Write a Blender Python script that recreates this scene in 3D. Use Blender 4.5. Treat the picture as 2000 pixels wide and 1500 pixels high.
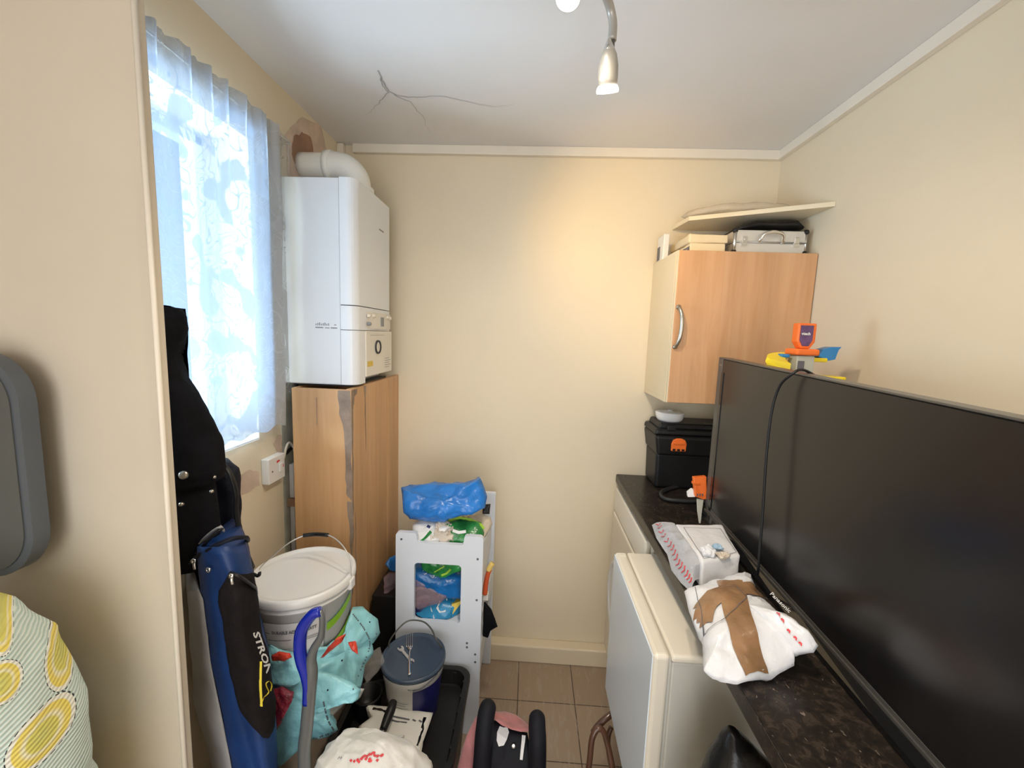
import bpy, bmesh, math, random
from mathutils import Vector, Matrix, noise
random.seed(7)
for o in list(bpy.data.objects): bpy.data.objects.remove(o)
SC = bpy.context.scene; COL = SC.collection
V = Vector
# ------------------------------------------------------------ camera
H = 1.55; YAW, PITCH, ROLL, FPX = -0.0438021, 0.1189199, 0.0357328, 801.658
cy, sy, cp, sp = math.cos(YAW), math.sin(YAW), math.cos(PITCH), math.sin(PITCH)
FW = V((sy*cp, cy*cp, -sp)); R0 = V((cy, -sy, 0)); U0 = R0.cross(FW)
RT = R0*math.cos(ROLL) + U0*math.sin(ROLL); UP = -R0*math.sin(ROLL) + U0*math.cos(ROLL)
cam = bpy.data.cameras.new('camera'); camo = bpy.data.objects.new('camera', cam); COL.objects.link(camo)
camo.matrix_world = Matrix(((RT.x, UP.x, -FW.x, 0), (RT.y, UP.y, -FW.y, 0), (RT.z, UP.z, -FW.z, H), (0, 0, 0, 1)))
cam.sensor_width = 36; cam.lens = FPX/2000*36; cam.clip_start = .02
SC.camera = camo
def at(px, py, ax, val):
    d = FW*FPX + RT*(px-1000) - UP*(py-750); i = 'xyz'.index(ax); o = V((0, 0, H))
    return o + d*((val-o[i])/d[i])
# ------------------------------------------------------------ light
vs = SC.view_settings; vs.view_transform = 'Standard'; vs.look = 'None'; vs.exposure = 0.42; vs.gamma = 1; vs.use_curve_mapping = False
W = bpy.data.worlds.new('sky'); SC.world = W; W.use_nodes = True
bg = W.node_tree.nodes['Background']; bg.inputs[0].default_value = (.66, .82, 1, 1); bg.inputs[1].default_value = .62
def area(name, loc, direction, sx, sy_, power, col):
    l = bpy.data.lights.new(name, 'AREA'); l.shape = 'RECTANGLE'; l.size = sx; l.size_y = sy_; l.energy = power; l.color = col
    o = bpy.data.objects.new(name, l); COL.objects.link(o); o.location = loc
    o.rotation_euler = V(direction).to_track_quat('-Z', 'Y').to_euler(); return o
area('window_daylight', (-2.3, .80, 1.05), (1, .12, .30), 1.0, 1.5, 360, (.60, .80, 1))
area('rear_fill', (-.1, -1.94, 1.15), (0, 1, 0), 1.75, 2.1, 29, (1, .975, .94))  # unseen soft fill added behind the camera to brighten the near faces
def spot(name, loc, target, power, col, ang, blend=.8, r=.03):
    l = bpy.data.lights.new(name, 'SPOT'); l.energy = power; l.color = col; l.spot_size = math.radians(ang); l.spot_blend = blend; l.shadow_soft_size = r
    o = bpy.data.objects.new(name, l); COL.objects.link(o); o.location = loc
    o.rotation_euler = (V(target)-V(loc)).to_track_quat('-Z', 'Y').to_euler(); return o
spot('lamp_head_light', (.17, 1.045, 2.10), (.42, 1.849, 1.95), 8.8, (1, .63, .20), 82, 1, .02)
spot('lamp_head_light_near', (.04, .87, 2.155), (.30, 1.15, .9), 15, (1, .88, .72), 165, 1, .04)
spot('added_rear_spot', (.10, .50, 2.22), (.20, .45, .9), 16, (1, .88, .72), 165, 1, .04)  # extra downlight added at the third head, out of view

# ------------------------------------------------------------ materials
def nodes(name):
    m = bpy.data.materials.new(name); m.use_nodes = True; nt = m.node_tree
    return m, nt, nt.nodes['Principled BSDF'], nt.nodes['Material Output']
def N(nt, t, **k):
    n = nt.nodes.new(t)
    for a, b in k.items():
        if a.startswith('i_'): n.inputs[a[2:].replace('_', ' ')].default_value = b
        else: setattr(n, a, b)
    return n
def L(nt, a, b): nt.links.new(a, b)
def ramp(nt, fac, stops):
    r = N(nt, 'ShaderNodeValToRGB'); el = r.color_ramp.elements
    while len(el) < len(stops): el.new(.5)
    for e, (p, c) in zip(el, stops):
        e.position = p; e.color = (c[0], c[1], c[2], 1) if not isinstance(c, (int, float)) else (c, c, c, 1)
    L(nt, fac, r.inputs[0]); return r.outputs[0]
def coords(nt, scale=(1, 1, 1), loc=(0, 0, 0), rot=(0, 0, 0)):
    tc = N(nt, 'ShaderNodeTexCoord'); mp = N(nt, 'ShaderNodeMapping'); L(nt, tc.outputs['Object'], mp.inputs[0])
    mp.inputs['Scale'].default_value = scale; mp.inputs['Location'].default_value = loc; mp.inputs['Rotation'].default_value = rot
    return mp.outputs[0]
def noi(nt, vec, sc, det=4, rough=.55, dist=0):
    n = N(nt, 'ShaderNodeTexNoise'); n.inputs['Scale'].default_value = sc; n.inputs['Detail'].default_value = det
    n.inputs['Roughness'].default_value = rough; n.inputs['Distortion'].default_value = dist; L(nt, vec, n.inputs['Vector']); return n.outputs[0]
def mul(c, f): return tuple(max(0, min(1, v*f)) for v in c[:3])
def M(name, col, rough=.5, metal=0, var=.06, vs_=6, bump=0, bs=30, spec=.5, trans=0, coat=0, stretch=(1, 1, 1), sheen=0, emit=0, bd=.01):
    m, nt, b, out = nodes(name); vec = coords(nt, stretch)
    b.inputs['Roughness'].default_value = rough; b.inputs['Metallic'].default_value = metal
    b.inputs['Specular IOR Level'].default_value = spec; b.inputs['Transmission Weight'].default_value = trans
    b.inputs['Coat Weight'].default_value = coat; b.inputs['Sheen Weight'].default_value = sheen
    f = noi(nt, vec, vs_); L(nt, ramp(nt, f, [(.3, mul(col, 1-var)), (.7, mul(col, 1+var))]), b.inputs['Base Color'])
    if bump:
        bp = N(nt, 'ShaderNodeBump'); bp.inputs['Strength'].default_value = bump; bp.inputs['Distance'].default_value = bd
        L(nt, noi(nt, vec, bs, 5), bp.inputs['Height']); L(nt, bp.outputs[0], b.inputs['Normal'])
    if emit: b.inputs['Emission Color'].default_value = (*col, 1); b.inputs['Emission Strength'].default_value = emit
    return m
def film(name, col, rough=.15, fac=.5, bump=.6, bs=18):
    m, nt, b, out = nodes(name); vec = coords(nt)
    b.inputs['Base Color'].default_value = (*col, 1); b.inputs['Roughness'].default_value = rough
    bp = N(nt, 'ShaderNodeBump'); bp.inputs['Strength'].default_value = bump; bp.inputs['Distance'].default_value = .02
    L(nt, noi(nt, vec, bs, 3), bp.inputs['Height']); L(nt, bp.outputs[0], b.inputs['Normal'])
    t = N(nt, 'ShaderNodeBsdfTransparent'); mx = N(nt, 'ShaderNodeMixShader'); mx.inputs[0].default_value = fac
    L(nt, t.outputs[0], mx.inputs[1]); L(nt, b.outputs[0], mx.inputs[2]); L(nt, mx.outputs[0], out.inputs[0]); return m
MT = {}
MT['wall'] = M('cream_wall_paint', (.76, .66, .49), .55, var=.025, vs_=2.5, bump=.12, bs=60, bd=.004)
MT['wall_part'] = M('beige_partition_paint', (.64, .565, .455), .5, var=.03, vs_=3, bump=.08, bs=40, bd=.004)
MT['ceil'] = M('white_ceiling_paint', (.76, .745, .73), .6, var=.02, vs_=3, bump=.05, bs=30, bd=.004)
MT['trim'] = M('cream_gloss_trim', (.80, .73, .62), .35, var=.03)
MT['plaster'] = M('pink_plaster', (.63, .49, .39), .85, var=.15, vs_=14, bump=.2)
MT['plaster_brown'] = M('brown_plaster', (.33, .19, .12), .85, var=.15, vs_=14, bump=.2)
MT['plaster_green'] = M('bare_greenish_plaster', (.36, .38, .33), .85, var=.3, vs_=9, bump=.3)
MT['crack'] = M('crack_dark', (.42, .41, .40), .9)
MT['white_metal'] = M('white_enamel', (.80, .82, .84), .3, var=.012, spec=.5)
MT['white_plastic'] = M('white_plastic', (.80, .80, .79), .35, var=.03)
MT['offwhite'] = M('offwhite_plastic', (.78, .74, .66), .4, var=.04)
MT['grey_line'] = M('grey_print', (.28, .29, .31), .6)
MT['black_print'] = M('black_print', (.03, .03, .035), .5)
MT['yellow'] = M('yellow_print', (.75, .52, .08), .5, var=.2, vs_=60)
MT['flue'] = M('white_flue_plastic', (.78, .76, .70), .35, var=.04)
MT['black'] = M('black_plastic', (.010, .010, .011), .42, spec=.35, var=.3)
MT['gloss_black'] = M('gloss_black', (.008, .008, .009), .08, var=.2, spec=.6)
MT['screen'] = M('dark_screen_glass', (.012, .011, .011), .24, var=.2, spec=.55)
MT['tvframe'] = M('dark_grey_bezel', (.10, .095, .085), .32, var=.05, metal=.3)
MT['silver'] = M('brushed_silver', (.62, .61, .59), .28, metal=1, var=.05, stretch=(1, 1, 30))
MT['chrome'] = M('chrome', (.75, .74, .72), .15, metal=1)
MT['nickel'] = M('satin_nickel', (.50, .46, .40), .3, metal=1)
MT['alu'] = M('aluminium_sheet', (.72, .70, .66), .38, metal=.55, var=.03)
MT['coat'] = M('black_wool', (.007, .007, .009), .9, var=.3, vs_=20, bump=.25, bs=70, spec=.12)
MT['navy'] = M('navy_nylon', (.006, .007, .016), .6, spec=.25, var=.3, bump=.3, bs=40)
MT['blue_nylon'] = M('blue_nylon', (.004, .035, .15), .5, var=.25, vs_=10, bump=.25, bs=14)
MT['grey_nylon'] = M('grey_nylon', (.36, .36, .36), .55, var=.15, vs_=10, bump=.25, bs=14)
MT['mesh_black'] = M('black_cordura', (.012, .0095, .010), .9, spec=.15, var=.25, vs_=30, bump=.3, bs=60)
MT['white_print'] = M('white_print', (.78, .78, .76), .5, var=.02)
MT['yellow_flat'] = M('bright_yellow_print', (.85, .68, .06), .5)
MT['teal'] = M('teal_plastic_bag', (.30, .66, .73), .35, var=.10, vs_=12, bump=.7, bs=16, bd=.012)
MT['red_bag'] = M('red_packet', (.70, .06, .03), .3, var=.25, vs_=30, bump=.6, bs=25)
MT['darkred'] = M('dark_red_packet', (.30, .03, .05), .18, var=.6, vs_=40, bump=.9, bs=40)
MT['bucket'] = M('white_bucket_plastic', (.80, .79, .77), .3, var=.02)
MT['green'] = M('green_print', (.24, .50, .03), .45)
MT['wire'] = M('galvanised_wire', (.70, .68, .64), .35, metal=.8)
MT['lid'] = M('slate_blue_lid', (.050, .075, .115), .22, var=.06, vs_=12, bump=.15, bs=14)
MT['navy_paint'] = M('navy_label', (.012, .014, .11), .35)
MT['crate'] = M('black_crate_plastic', (.012, .011, .011), .42, spec=.35, var=.3, bump=.1)
MT['paper'] = M('white_paint_sheet', (.82, .80, .75), .55, var=.03, bump=.3, bs=14)
MT['sack'] = M('white_carrier_plastic', (.76, .74, .70), .38, var=.05, vs_=8, bump=.7, bs=9, bd=.012)
MT['red_print'] = M('red_print', (.70, .05, .06), .5, var=.2, vs_=50)
MT['card'] = M('cardboard', (.44, .33, .23), .8, var=.1, vs_=14)
MT['unit'] = M('white_board_window_tint', (.76, .80, .87), .38, var=.015)  # white board; bluish cast of the window light is put into its colour
MT['hole'] = M('dark_screw', (.12, .12, .14), .5)
MT['bluebag'] = M('blue_carrier_plastic', (.025, .20, .62), .25, var=.25, vs_=7, bump=.8, bs=9, bd=.015)
MT['bluebag2'] = M('deep_blue_packet', (.01, .14, .42), .25, var=.35, vs_=9, bump=.7, bs=12)
MT['greenbag'] = M('green_packet', (.03, .26, .06), .2, var=.6, vs_=14, bump=.7, bs=14)
MT['lime'] = M('lime_print', (.38, .62, .06), .3, var=.15, vs_=30)
MT['whitebag'] = M('white_film', (.78, .78, .76), .3, var=.06, bump=.8, bs=16)
MT['beigebag'] = M('beige_film', (.66, .58, .48), .35, var=.08, bump=.7, bs=16)
MT['pinkfilm'] = film('clear_pink_film', (.45, .30, .34), .08, .42)
MT['clear'] = film('clear_polythene', (.70, .66, .60), .1, .16)
MT['clear_warm'] = film('clear_warm_polythene', (.80, .68, .52), .2, .42)
MT['teddyblue'] = M('cyan_packet', (.03, .26, .50), .25, var=.2, vs_=10, bump=.4, bs=12)
MT['packyellow'] = M('yellow_packet', (.80, .58, .10), .35, var=.1)
MT['orange'] = M('orange_plastic', (.85, .17, .025), .4, var=.08)
MT['redor'] = M('red_orange_plastic', (.70, .11, .03), .45)
MT['pale_yellow'] = M('pale_yellow_plastic', (.85, .62, .18), .4)
MT['toyyellow'] = M('toy_yellow', (.88, .68, .02), .35)
MT['toyblue'] = M('toy_blue', (.03, .22, .52), .35)
MT['toygrey'] = M('toy_grey_green', (.47, .47, .40), .45)
MT['purple'] = M('purple_badge', (.12, .06, .16), .35, var=.3, vs_=50)
MT['pink'] = M('pink_fabric', (.46, .18, .18), .9, var=.15, vs_=15, bump=.3, bs=50, sheen=.3)
MT['padding'] = M('black_padded_fabric', (.007, .007, .011), .65, spec=.25, var=.3, vs_=12, bump=.2, bs=30)
MT['whitecloth'] = M('white_cloth', (.78, .78, .78), .8, var=.03)
MT['bent'] = M('brown_bentwood', (.11, .05, .03), .3, var=.3, vs_=15, coat=.3)
MT['kraft'] = M('light_box_board', (.76, .63, .42), .7, var=.04)
MT['greypanel'] = M('grey_satin_panel', (.085, .088, .084), .42, var=.05, vs_=3)
MT['greyrim'] = M('grey_rim', (.10, .115, .135), .3, metal=.2)
MT['shaft'] = M('grey_metal_shaft', (.17, .18, .18), .28, metal=.35, var=.05)
MT['bluegrip'] = M('blue_grip_plastic', (.008, .022, .36), .12, coat=.5)
MT['mailer'] = M('white_mailer_plastic', (.78, .78, .80), .32, var=.03, vs_=10, bump=.5, bs=14, bd=.012)
MT['mailer2'] = M('white_mailer_plastic_creased', (.77, .78, .81), .3, var=.03, vs_=10, bump=.8, bs=10, bd=.014)
MT['tape'] = M('brown_parcel_tape', (.30, .17, .085), .2, var=.2, vs_=16, bump=.5, bs=20, coat=.4)
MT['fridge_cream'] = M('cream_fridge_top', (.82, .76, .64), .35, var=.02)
MT['fridge_window_tint'] = M('white_door_window_tint', (.76, .87, .98), .2, var=.015)  # white door; blue of the window daylight is painted into its base colour
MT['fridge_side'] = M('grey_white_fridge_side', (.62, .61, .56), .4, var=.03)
MT['glass_dark'] = M('dark_glass', (.03, .035, .04), .08)
MT['lamp_metal'] = M('pale_nickel_lamp', (.42, .39, .34), .35, metal=.3)
MT['bulb'] = M('lit_bulb', (1, .93, .84), .3, emit=4)
MT['sleeve'] = M('dark_rubber_hose', (.02, .02, .022), .5)
MT['carcass'] = M('cream_cabinet_board', (.78, .67, .47), .5, var=.03, vs_=4, stretch=(1, 1, .3))
MT['leather'] = M('black_leather', (.006, .0055, .006), .32, spec=.4, var=.4, bump=.3, bs=30)
MT['tubewhite'] = M('white_tube', (.8, .78, .74), .3)

def wood(name, c1, c2, c3, board=None, rough=.4):
    m, nt, b, out = nodes(name); b.inputs['Roughness'].default_value = rough
    f = noi(nt, coords(nt, (14, 14, .9)), 2.2, 6, .6, .6); base = ramp(nt, f, [(.3, c1), (.5, c2), (.72, c3)])
    g = noi(nt, coords(nt, (9, 9, .02)), 1.0, 0)
    mx = N(nt, 'ShaderNodeMix', data_type='RGBA', blend_type='MULTIPLY'); mx.inputs[0].default_value = .55
    L(nt, base, mx.inputs[6]); L(nt, ramp(nt, g, [(.35, .78), (.5, .92), (.65, 1.0)]), mx.inputs[7])
    L(nt, mx.outputs[2], b.inputs['Base Color']); return m
MT['beech'] = wood('beech_wood', (.60, .32, .15), (.66, .37, .19), (.71, .42, .23))
MT['boxwood'] = wood('orange_brown_board', (.56, .31, .14), (.62, .36, .17), (.68, .41, .21), rough=.42)
MT['drip'] = M('grey_brown_glue_stain', (.27, .20, .15), .6, var=.3, vs_=20, bump=.2)

def mat_worktop():
    m, nt, b, out = nodes('speckled_dark_worktop'); b.inputs['Roughness'].default_value = .3; b.inputs['Specular IOR Level'].default_value = .35
    v = coords(nt)
    f = noi(nt, v, 48, 6, .7, .8); base = ramp(nt, f, [(.35, (.012, .010, .009)), (.52, (.022, .017, .013)), (.62, (.055, .040, .030)), (.7, (.03, .022, .018))])
    n2 = noi(nt, coords(nt, (75, 40, 75)), 1.7, 3, .5, .4)
    mx = N(nt, 'ShaderNodeMix', data_type='RGBA'); L(nt, ramp(nt, n2, [(.67, 0.0), (.73, .8)]), mx.inputs[0]); L(nt, base, mx.inputs[6]); mx.inputs[7].default_value = (.26, .21, .17, 1)
    L(nt, mx.outputs[2], b.inputs['Base Color']); return m
MT['worktop'] = mat_worktop()
def mat_floor():
    m, nt, b, out = nodes('brown_floor_tiles'); b.inputs['Roughness'].default_value = .42
    t = .24367; v = coords(nt, (1, 1, 1), (-.0027+t*20, -1.5845+t*20, 0))
    br = N(nt, 'ShaderNodeTexBrick'); br.offset = 0; br.squash = 1; L(nt, v, br.inputs['Vector'])
    for k, val in (('Scale', 1), ('Mortar Size', .0022), ('Mortar Smooth', .2), ('Bias', 0), ('Brick Width', t), ('Row Height', t)): br.inputs[k].default_value = val
    br.inputs['Color1'].default_value = (.33, .245, .175, 1); br.inputs['Color2'].default_value = (.36, .27, .195, 1); br.inputs['Mortar'].default_value = (.07, .045, .03, 1)
    n = noi(nt, coords(nt, (22, 4, 1)), 2.2, 6, .75, .8)
    mx = N(nt, 'ShaderNodeMix', data_type='RGBA'); L(nt, ramp(nt, n, [(.52, 0.0), (.60, .45)]), mx.inputs[0]); L(nt, br.outputs[0], mx.inputs[6]); mx.inputs[7].default_value = (.42, .35, .28, 1)
    L(nt, mx.outputs[2], b.inputs['Base Color']); return m
MT['floor'] = mat_floor()
def mat_lace(name, base_fac, opaque=.35, trans_col=(.88, .93, 1)):
    m, nt, b, out = nodes(name); nt.nodes.remove(b)
    v = coords(nt, (1, 1, 1)); n = noi(nt, v, 9, 1, .4, 1.6)
    # curling lines: narrow bands of a strongly distorted noise
    mth = N(nt, 'ShaderNodeMath', operation='MULTIPLY'); L(nt, n, mth.inputs[0]); mth.inputs[1].default_value = 9
    fr = N(nt, 'ShaderNodeMath', operation='FRACT'); L(nt, mth.outputs[0], fr.inputs[0])
    pat = ramp(nt, fr.outputs[0], [(.40, 0.0), (.44, 1.0), (.56, 1.0), (.60, 0.0)])
    n3 = noi(nt, v, 13, 0); leaf = ramp(nt, n3, [(.56, 0.0), (.60, 1.0)])
    mxx = N(nt, 'ShaderNodeMath', operation='MAXIMUM'); L(nt, pat, mxx.inputs[0]); L(nt, leaf, mxx.inputs[1])
    fac = N(nt, 'ShaderNodeMath', operation='MULTIPLY_ADD'); L(nt, mxx.outputs[0], fac.inputs[0]); fac.inputs[1].default_value = opaque; fac.inputs[2].default_value = base_fac
    tr = N(nt, 'ShaderNodeBsdfTransparent'); tl = N(nt, 'ShaderNodeBsdfTranslucent'); df = N(nt, 'ShaderNodeBsdfDiffuse')
    tl.inputs[0].default_value = (*trans_col, 1); df.inputs[0].default_value = (.86, .88, .90, 1)
    a = N(nt, 'ShaderNodeMixShader'); a.inputs[0].default_value = .5; L(nt, tl.outputs[0], a.inputs[1]); L(nt, df.outputs[0], a.inputs[2])
    mx = N(nt, 'ShaderNodeMixShader'); L(nt, fac.outputs[0], mx.inputs[0]); L(nt, tr.outputs[0], mx.inputs[1]); L(nt, a.outputs[0], mx.inputs[2])
    L(nt, mx.outputs[0], out.inputs[0]); return m
MT['lace'] = mat_lace('white_lace_net', .77, .17, (.072, .108, .155)); MT['lace_edge'] = mat_lace('white_lace_net_open', .25, .65, (.3, .32, .34))

def mat_lemon(lemons):
    """striped mint cotton printed with lemon slices, given as (x, z, radius x, radius z, tilt) in object space"""
    m, nt, b, out = nodes('lemon_print_cotton'); b.inputs['Roughness'].default_value = .85
    tc = N(nt, 'ShaderNodeTexCoord'); sep = N(nt, 'ShaderNodeSeparateXYZ'); L(nt, tc.outputs['Object'], sep.inputs[0])
    Z = sep.outputs[2]
    def mth(op, a, c=None, d=None):
        n = N(nt, 'ShaderNodeMath', operation=op)
        for i, s in enumerate((a, c, d)):
            if s is None: continue
            if isinstance(s, (int, float)): n.inputs[i].default_value = s
            else: L(nt, s, n.inputs[i])
        return n.outputs[0]
    X = mth('MULTIPLY_ADD', sep.outputs[0], .61, mth('MULTIPLY', sep.outputs[1], .79))
    st = mth('SINE', mth('MULTIPLY_ADD', Z, 900, mth('MULTIPLY', X, -380)))
    base = ramp(nt, mth('MULTIPLY_ADD', st, .5, .5), [(.2, (.50, .66, .62)), (.7, (.74, .83, .79))])
    cur = base
    for (lx, lz, rx, rz, tl) in lemons:
        dx = mth('SUBTRACT', X, lx); dz = mth('SUBTRACT', Z, lz); c, s = math.cos(tl), math.sin(tl)
        u = mth('DIVIDE', mth('MULTIPLY_ADD', dx, c, mth('MULTIPLY', dz, s)), rx); w = mth('DIVIDE', mth('MULTIPLY_ADD', dx, -s, mth('MULTIPLY', dz, c)), rz)
        d = mth('SQRT', mth('ADD', mth('MULTIPLY', u, u), mth('MULTIPLY', w, w))); ang = mth('ARCTAN2', w, u)
        fill = ramp(nt, mth('MULTIPLY', d, .8), [(.0, (.62, .62, .20)), (.40, (.72, .66, .15)), (.48, (.88, .85, .62)), (.60, (.84, .70, .18)), (.76, (.85, .70, .14)), (.79, (.86, .86, .78))])
        mx = N(nt, 'ShaderNodeMix', data_type='RGBA'); L(nt, mth('LESS_THAN', d, 1.13), mx.inputs[0]); L(nt, cur, mx.inputs[6]); L(nt, fill, mx.inputs[7])
        dash = mth('MULTIPLY', mth('LESS_THAN', mth('ABSOLUTE', mth('SUBTRACT', d, 1.15)), .022), mth('GREATER_THAN', mth('SINE', mth('MULTIPLY', ang, 26)), -.2))
        m2 = N(nt, 'ShaderNodeMix', data_type='RGBA'); L(nt, dash, m2.inputs[0]); L(nt, mx.outputs[2], m2.inputs[6]); m2.inputs[7].default_value = (.03, .04, .05, 1); cur = m2.outputs[2]
    L(nt, cur, b.inputs['Base Color'])
    bp = N(nt, 'ShaderNodeBump'); bp.inputs['Strength'].default_value = .5; bp.inputs['Distance'].default_value = .01
    L(nt, mth('MULTIPLY_ADD', st, .12, noi(nt, tc.outputs['Object'], 14, 3)), bp.inputs['Height']); L(nt, bp.outputs[0], b.inputs['Normal'])
    return m

# ------------------------------------------------------------ object helpers
WL = {}
def tag(o, label, cat, group=None, kind=None):
    o['label'] = label
    if cat: o['category'] = cat
    if group: o['group'] = group
    if kind: o['kind'] = kind
    return o
def thing(name, label, cat, loc, group=None):
    o = bpy.data.objects.new(name, None); COL.objects.link(o); o.location = loc; o.empty_display_size = .05
    WL[o.name] = V(loc); tag(o, label, cat, group); return o
def mk(name, bm, mat, parent=None, smooth=False, origin=None, recalc=True):
    if recalc: bmesh.ops.recalc_face_normals(bm, faces=bm.faces)
    me = bpy.data.meshes.new(name)
    if origin is not None: w = V(origin)
    elif parent is not None: w = WL[parent.name]
    else:
        xs = [v.co for v in bm.verts]; lo = [min(c[i] for c in xs) for i in range(3)]; hi = [max(c[i] for c in xs) for i in range(3)]
        w = V(((lo[0]+hi[0])/2, (lo[1]+hi[1])/2, lo[2]))
    for v in bm.verts: v.co -= w
    bm.to_mesh(me); bm.free()
    for p in me.polygons: p.use_smooth = smooth
    for x in (mat if isinstance(mat, (list, tuple)) else [mat]): me.materials.append(MT[x] if isinstance(x, str) else x)
    o = bpy.data.objects.new(name, me); COL.objects.link(o)
    if parent is not None: o.parent = parent; o.location = w - WL[parent.name]
    else: o.location = w
    WL[o.name] = w; return o
def struct(name, bm, mat, label=None, **k):
    o = mk(name, bm, mat, None, origin=(0, 0, 0), **k); o['kind'] = 'structure'
    if label: o['label'] = label
    return o
def B(): return bmesh.new()
def box(bm, lo, hi, bev=0, seg=2, mi=0):
    t = bmesh.new(); bmesh.ops.create_cube(t, size=1)
    for v in t.verts: v.co = V([lo[i] + (v.co[i]+.5)*(hi[i]-lo[i]) for i in range(3)])
    if bev: bmesh.ops.bevel(t, geom=t.edges[:], offset=bev, segments=seg, profile=.5, affect='EDGES')
    merge(bm, t, mi); return bm
def merge(bm, t, mi=0, mat=None):
    vm = [bm.verts.new(mat @ v.co if mat else v.co) for v in t.verts]; t.verts.index_update()
    for f in t.faces:
        try:
            nf = bm.faces.new([vm[v.index] for v in f.verts]); nf.material_index = mi if mi else f.material_index
        except ValueError: pass
    t.free()
def smoothpath(pts, n=6):
    pts = [V(p) for p in pts]
    if len(pts) < 3: return pts
    P = [pts[0]*2-pts[1]] + pts + [pts[-1]*2-pts[-2]]; out = []
    for i in range(1, len(P)-2):
        for k in range(n):
            t = k/n; a, b, c, d = P[i-1], P[i], P[i+1], P[i+2]
            out.append(.5*((2*b)+(c-a)*t+(2*a-5*b+4*c-d)*t*t+(3*b-a-3*c+d)*t**3))
    out.append(pts[-1]); return out
def tube(bm, pts, r, seg=10, sm=6, cap=True, flat=1.0, closed=False):
    P = smoothpath(pts, sm) if sm else [V(p) for p in pts]
    rr = r if callable(r) else (lambda t: r)
    up = V((0, 0, 1)); rings = []; nrm = None
    for i, p in enumerate(P):
        d = (P[min(i+1, len(P)-1)] - P[max(i-1, 0)]).normalized()
        if nrm is None: nrm = d.cross(up); nrm = nrm if nrm.length > .1 else d.cross(V((1, 0, 0))); nrm.normalize()
        nrm = (nrm - d*nrm.dot(d)).normalized(); bn = d.cross(nrm); q = rr(i/(len(P)-1))
        rings.append([bm.verts.new(p + (nrm*math.cos(a)*q + bn*math.sin(a)*q*flat)) for a in [2*math.pi*k/seg for k in range(seg)]])
    for a, b in zip(rings, rings[1:]):
        for k in range(seg): bm.faces.new((a[k], a[(k+1) % seg], b[(k+1) % seg], b[k]))
    if cap: bm.faces.new(rings[0][::-1]); bm.faces.new(rings[-1])
    return bm
def lathe(bm, prof, c=(0, 0, 0), axis=(0, 0, 1), seg=40, sx=1, sy=1, mi=0):
    q = V(axis).normalized().to_track_quat('Z', 'Y').to_matrix(); c = V(c); rings = []
    for r, z in prof:
        if r < 1e-6: rings.append([bm.verts.new(c + q @ V((0, 0, z)))])
        else: rings.append([bm.verts.new(c + q @ V((r*sx*math.cos(2*math.pi*k/seg), r*sy*math.sin(2*math.pi*k/seg), z))) for k in range(seg)])
    for a, b in zip(rings, rings[1:]):
        for k in range(seg):
            k2 = (k+1) % seg
            if len(a) == 1 and len(b) == 1: continue
            if len(a) == 1: f = bm.faces.new((a[0], b[k2], b[k]))
            elif len(b) == 1: f = bm.faces.new((a[k], a[k2], b[0]))
            else: f = bm.faces.new((a[k], a[k2], b[k2], b[k]))
            f.material_index = mi
    return bm
def rough(bm, amt, fr, seed=0, ridged=False):
    bm.normal_update(); off = V((seed*3.1, seed*1.7, seed*5.3)); mv = []
    for v in bm.verts:
        n = 0; a = 1; f = fr
        for k in range(3):
            q = noise.noise(v.co*f + off); n += a*((.35-abs(q)*1.6) if ridged else q); a *= .5; f *= 2.1
        mv.append(v.normal*n*amt)
    for v, d in zip(bm.verts, mv): v.co += d
    return bm
def pillow(bm, outline, top, bot=None, rings=9, pw=.45, sub=4, nrm=None, mi=0):
    """a stuffed bag: closed outline (list of 3-D points), swelling by `top` on one side and `bot` on the other"""
    O = [V(p) for p in outline]; n = len(O); c = sum(O, V())/n
    P = []
    for i in range(n):
        for k in range(sub): P.append(O[i].lerp(O[(i+1) % n], k/sub))
    if nrm is None:
        nn = V()
        for i in range(n): nn += (O[i]-c).cross(O[(i+1) % n]-c)
        nrm = nn.normalized()
        if nrm.z < 0: nrm = -nrm
    nrm = V(nrm).normalized(); bot = top if bot is None else bot; m = len(P)
    def side(h, first):
        R = [first]
        for j in range(1, rings):
            s = 1-j/rings; hh = h*(1-s**2.2)**pw
            R.append([bm.verts.new(c + (p-c)*s + nrm*hh) for p in P])
        cv = bm.verts.new(c + nrm*h)
        for a, b in zip(R, R[1:]):
            for k in range(m): bm.faces.new((a[k], a[(k+1) % m], b[(k+1) % m], b[k])).material_index = mi
        for k in range(m): bm.faces.new((R[-1][k], R[-1][(k+1) % m], cv)).material_index = mi
    edge = [bm.verts.new(p) for p in P]; side(top, edge); side(-bot, edge); return bm
def loft(bm, rings, cap=True):
    R = [[bm.verts.new(V(p)) for p in r] for r in rings]; m = len(R[0])
    for a, b in zip(R, R[1:]):
        for k in range(m): bm.faces.new((a[k], a[(k+1) % m], b[(k+1) % m], b[k]))
    if cap: bm.faces.new(R[0][::-1]); bm.faces.new(R[-1])
    return bm
def oval(c, rx, ry, n=28, wob=0, seed=0, pw=1.0, ax=(V((1, 0, 0)), V((0, 1, 0)))):
    out = []
    for k in range(n):
        a = 2*math.pi*k/n; w = 1 + wob*noise.noise(V((math.cos(a)*1.6+seed, math.sin(a)*1.6, c[2]*6+seed)))
        ca, sa = math.cos(a), math.sin(a); ca = math.copysign(abs(ca)**pw, ca); sa = math.copysign(abs(sa)**pw, sa)
        out.append(V(c) + ax[0]*rx*w*ca + ax[1]*ry*w*sa)
    return out
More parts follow.
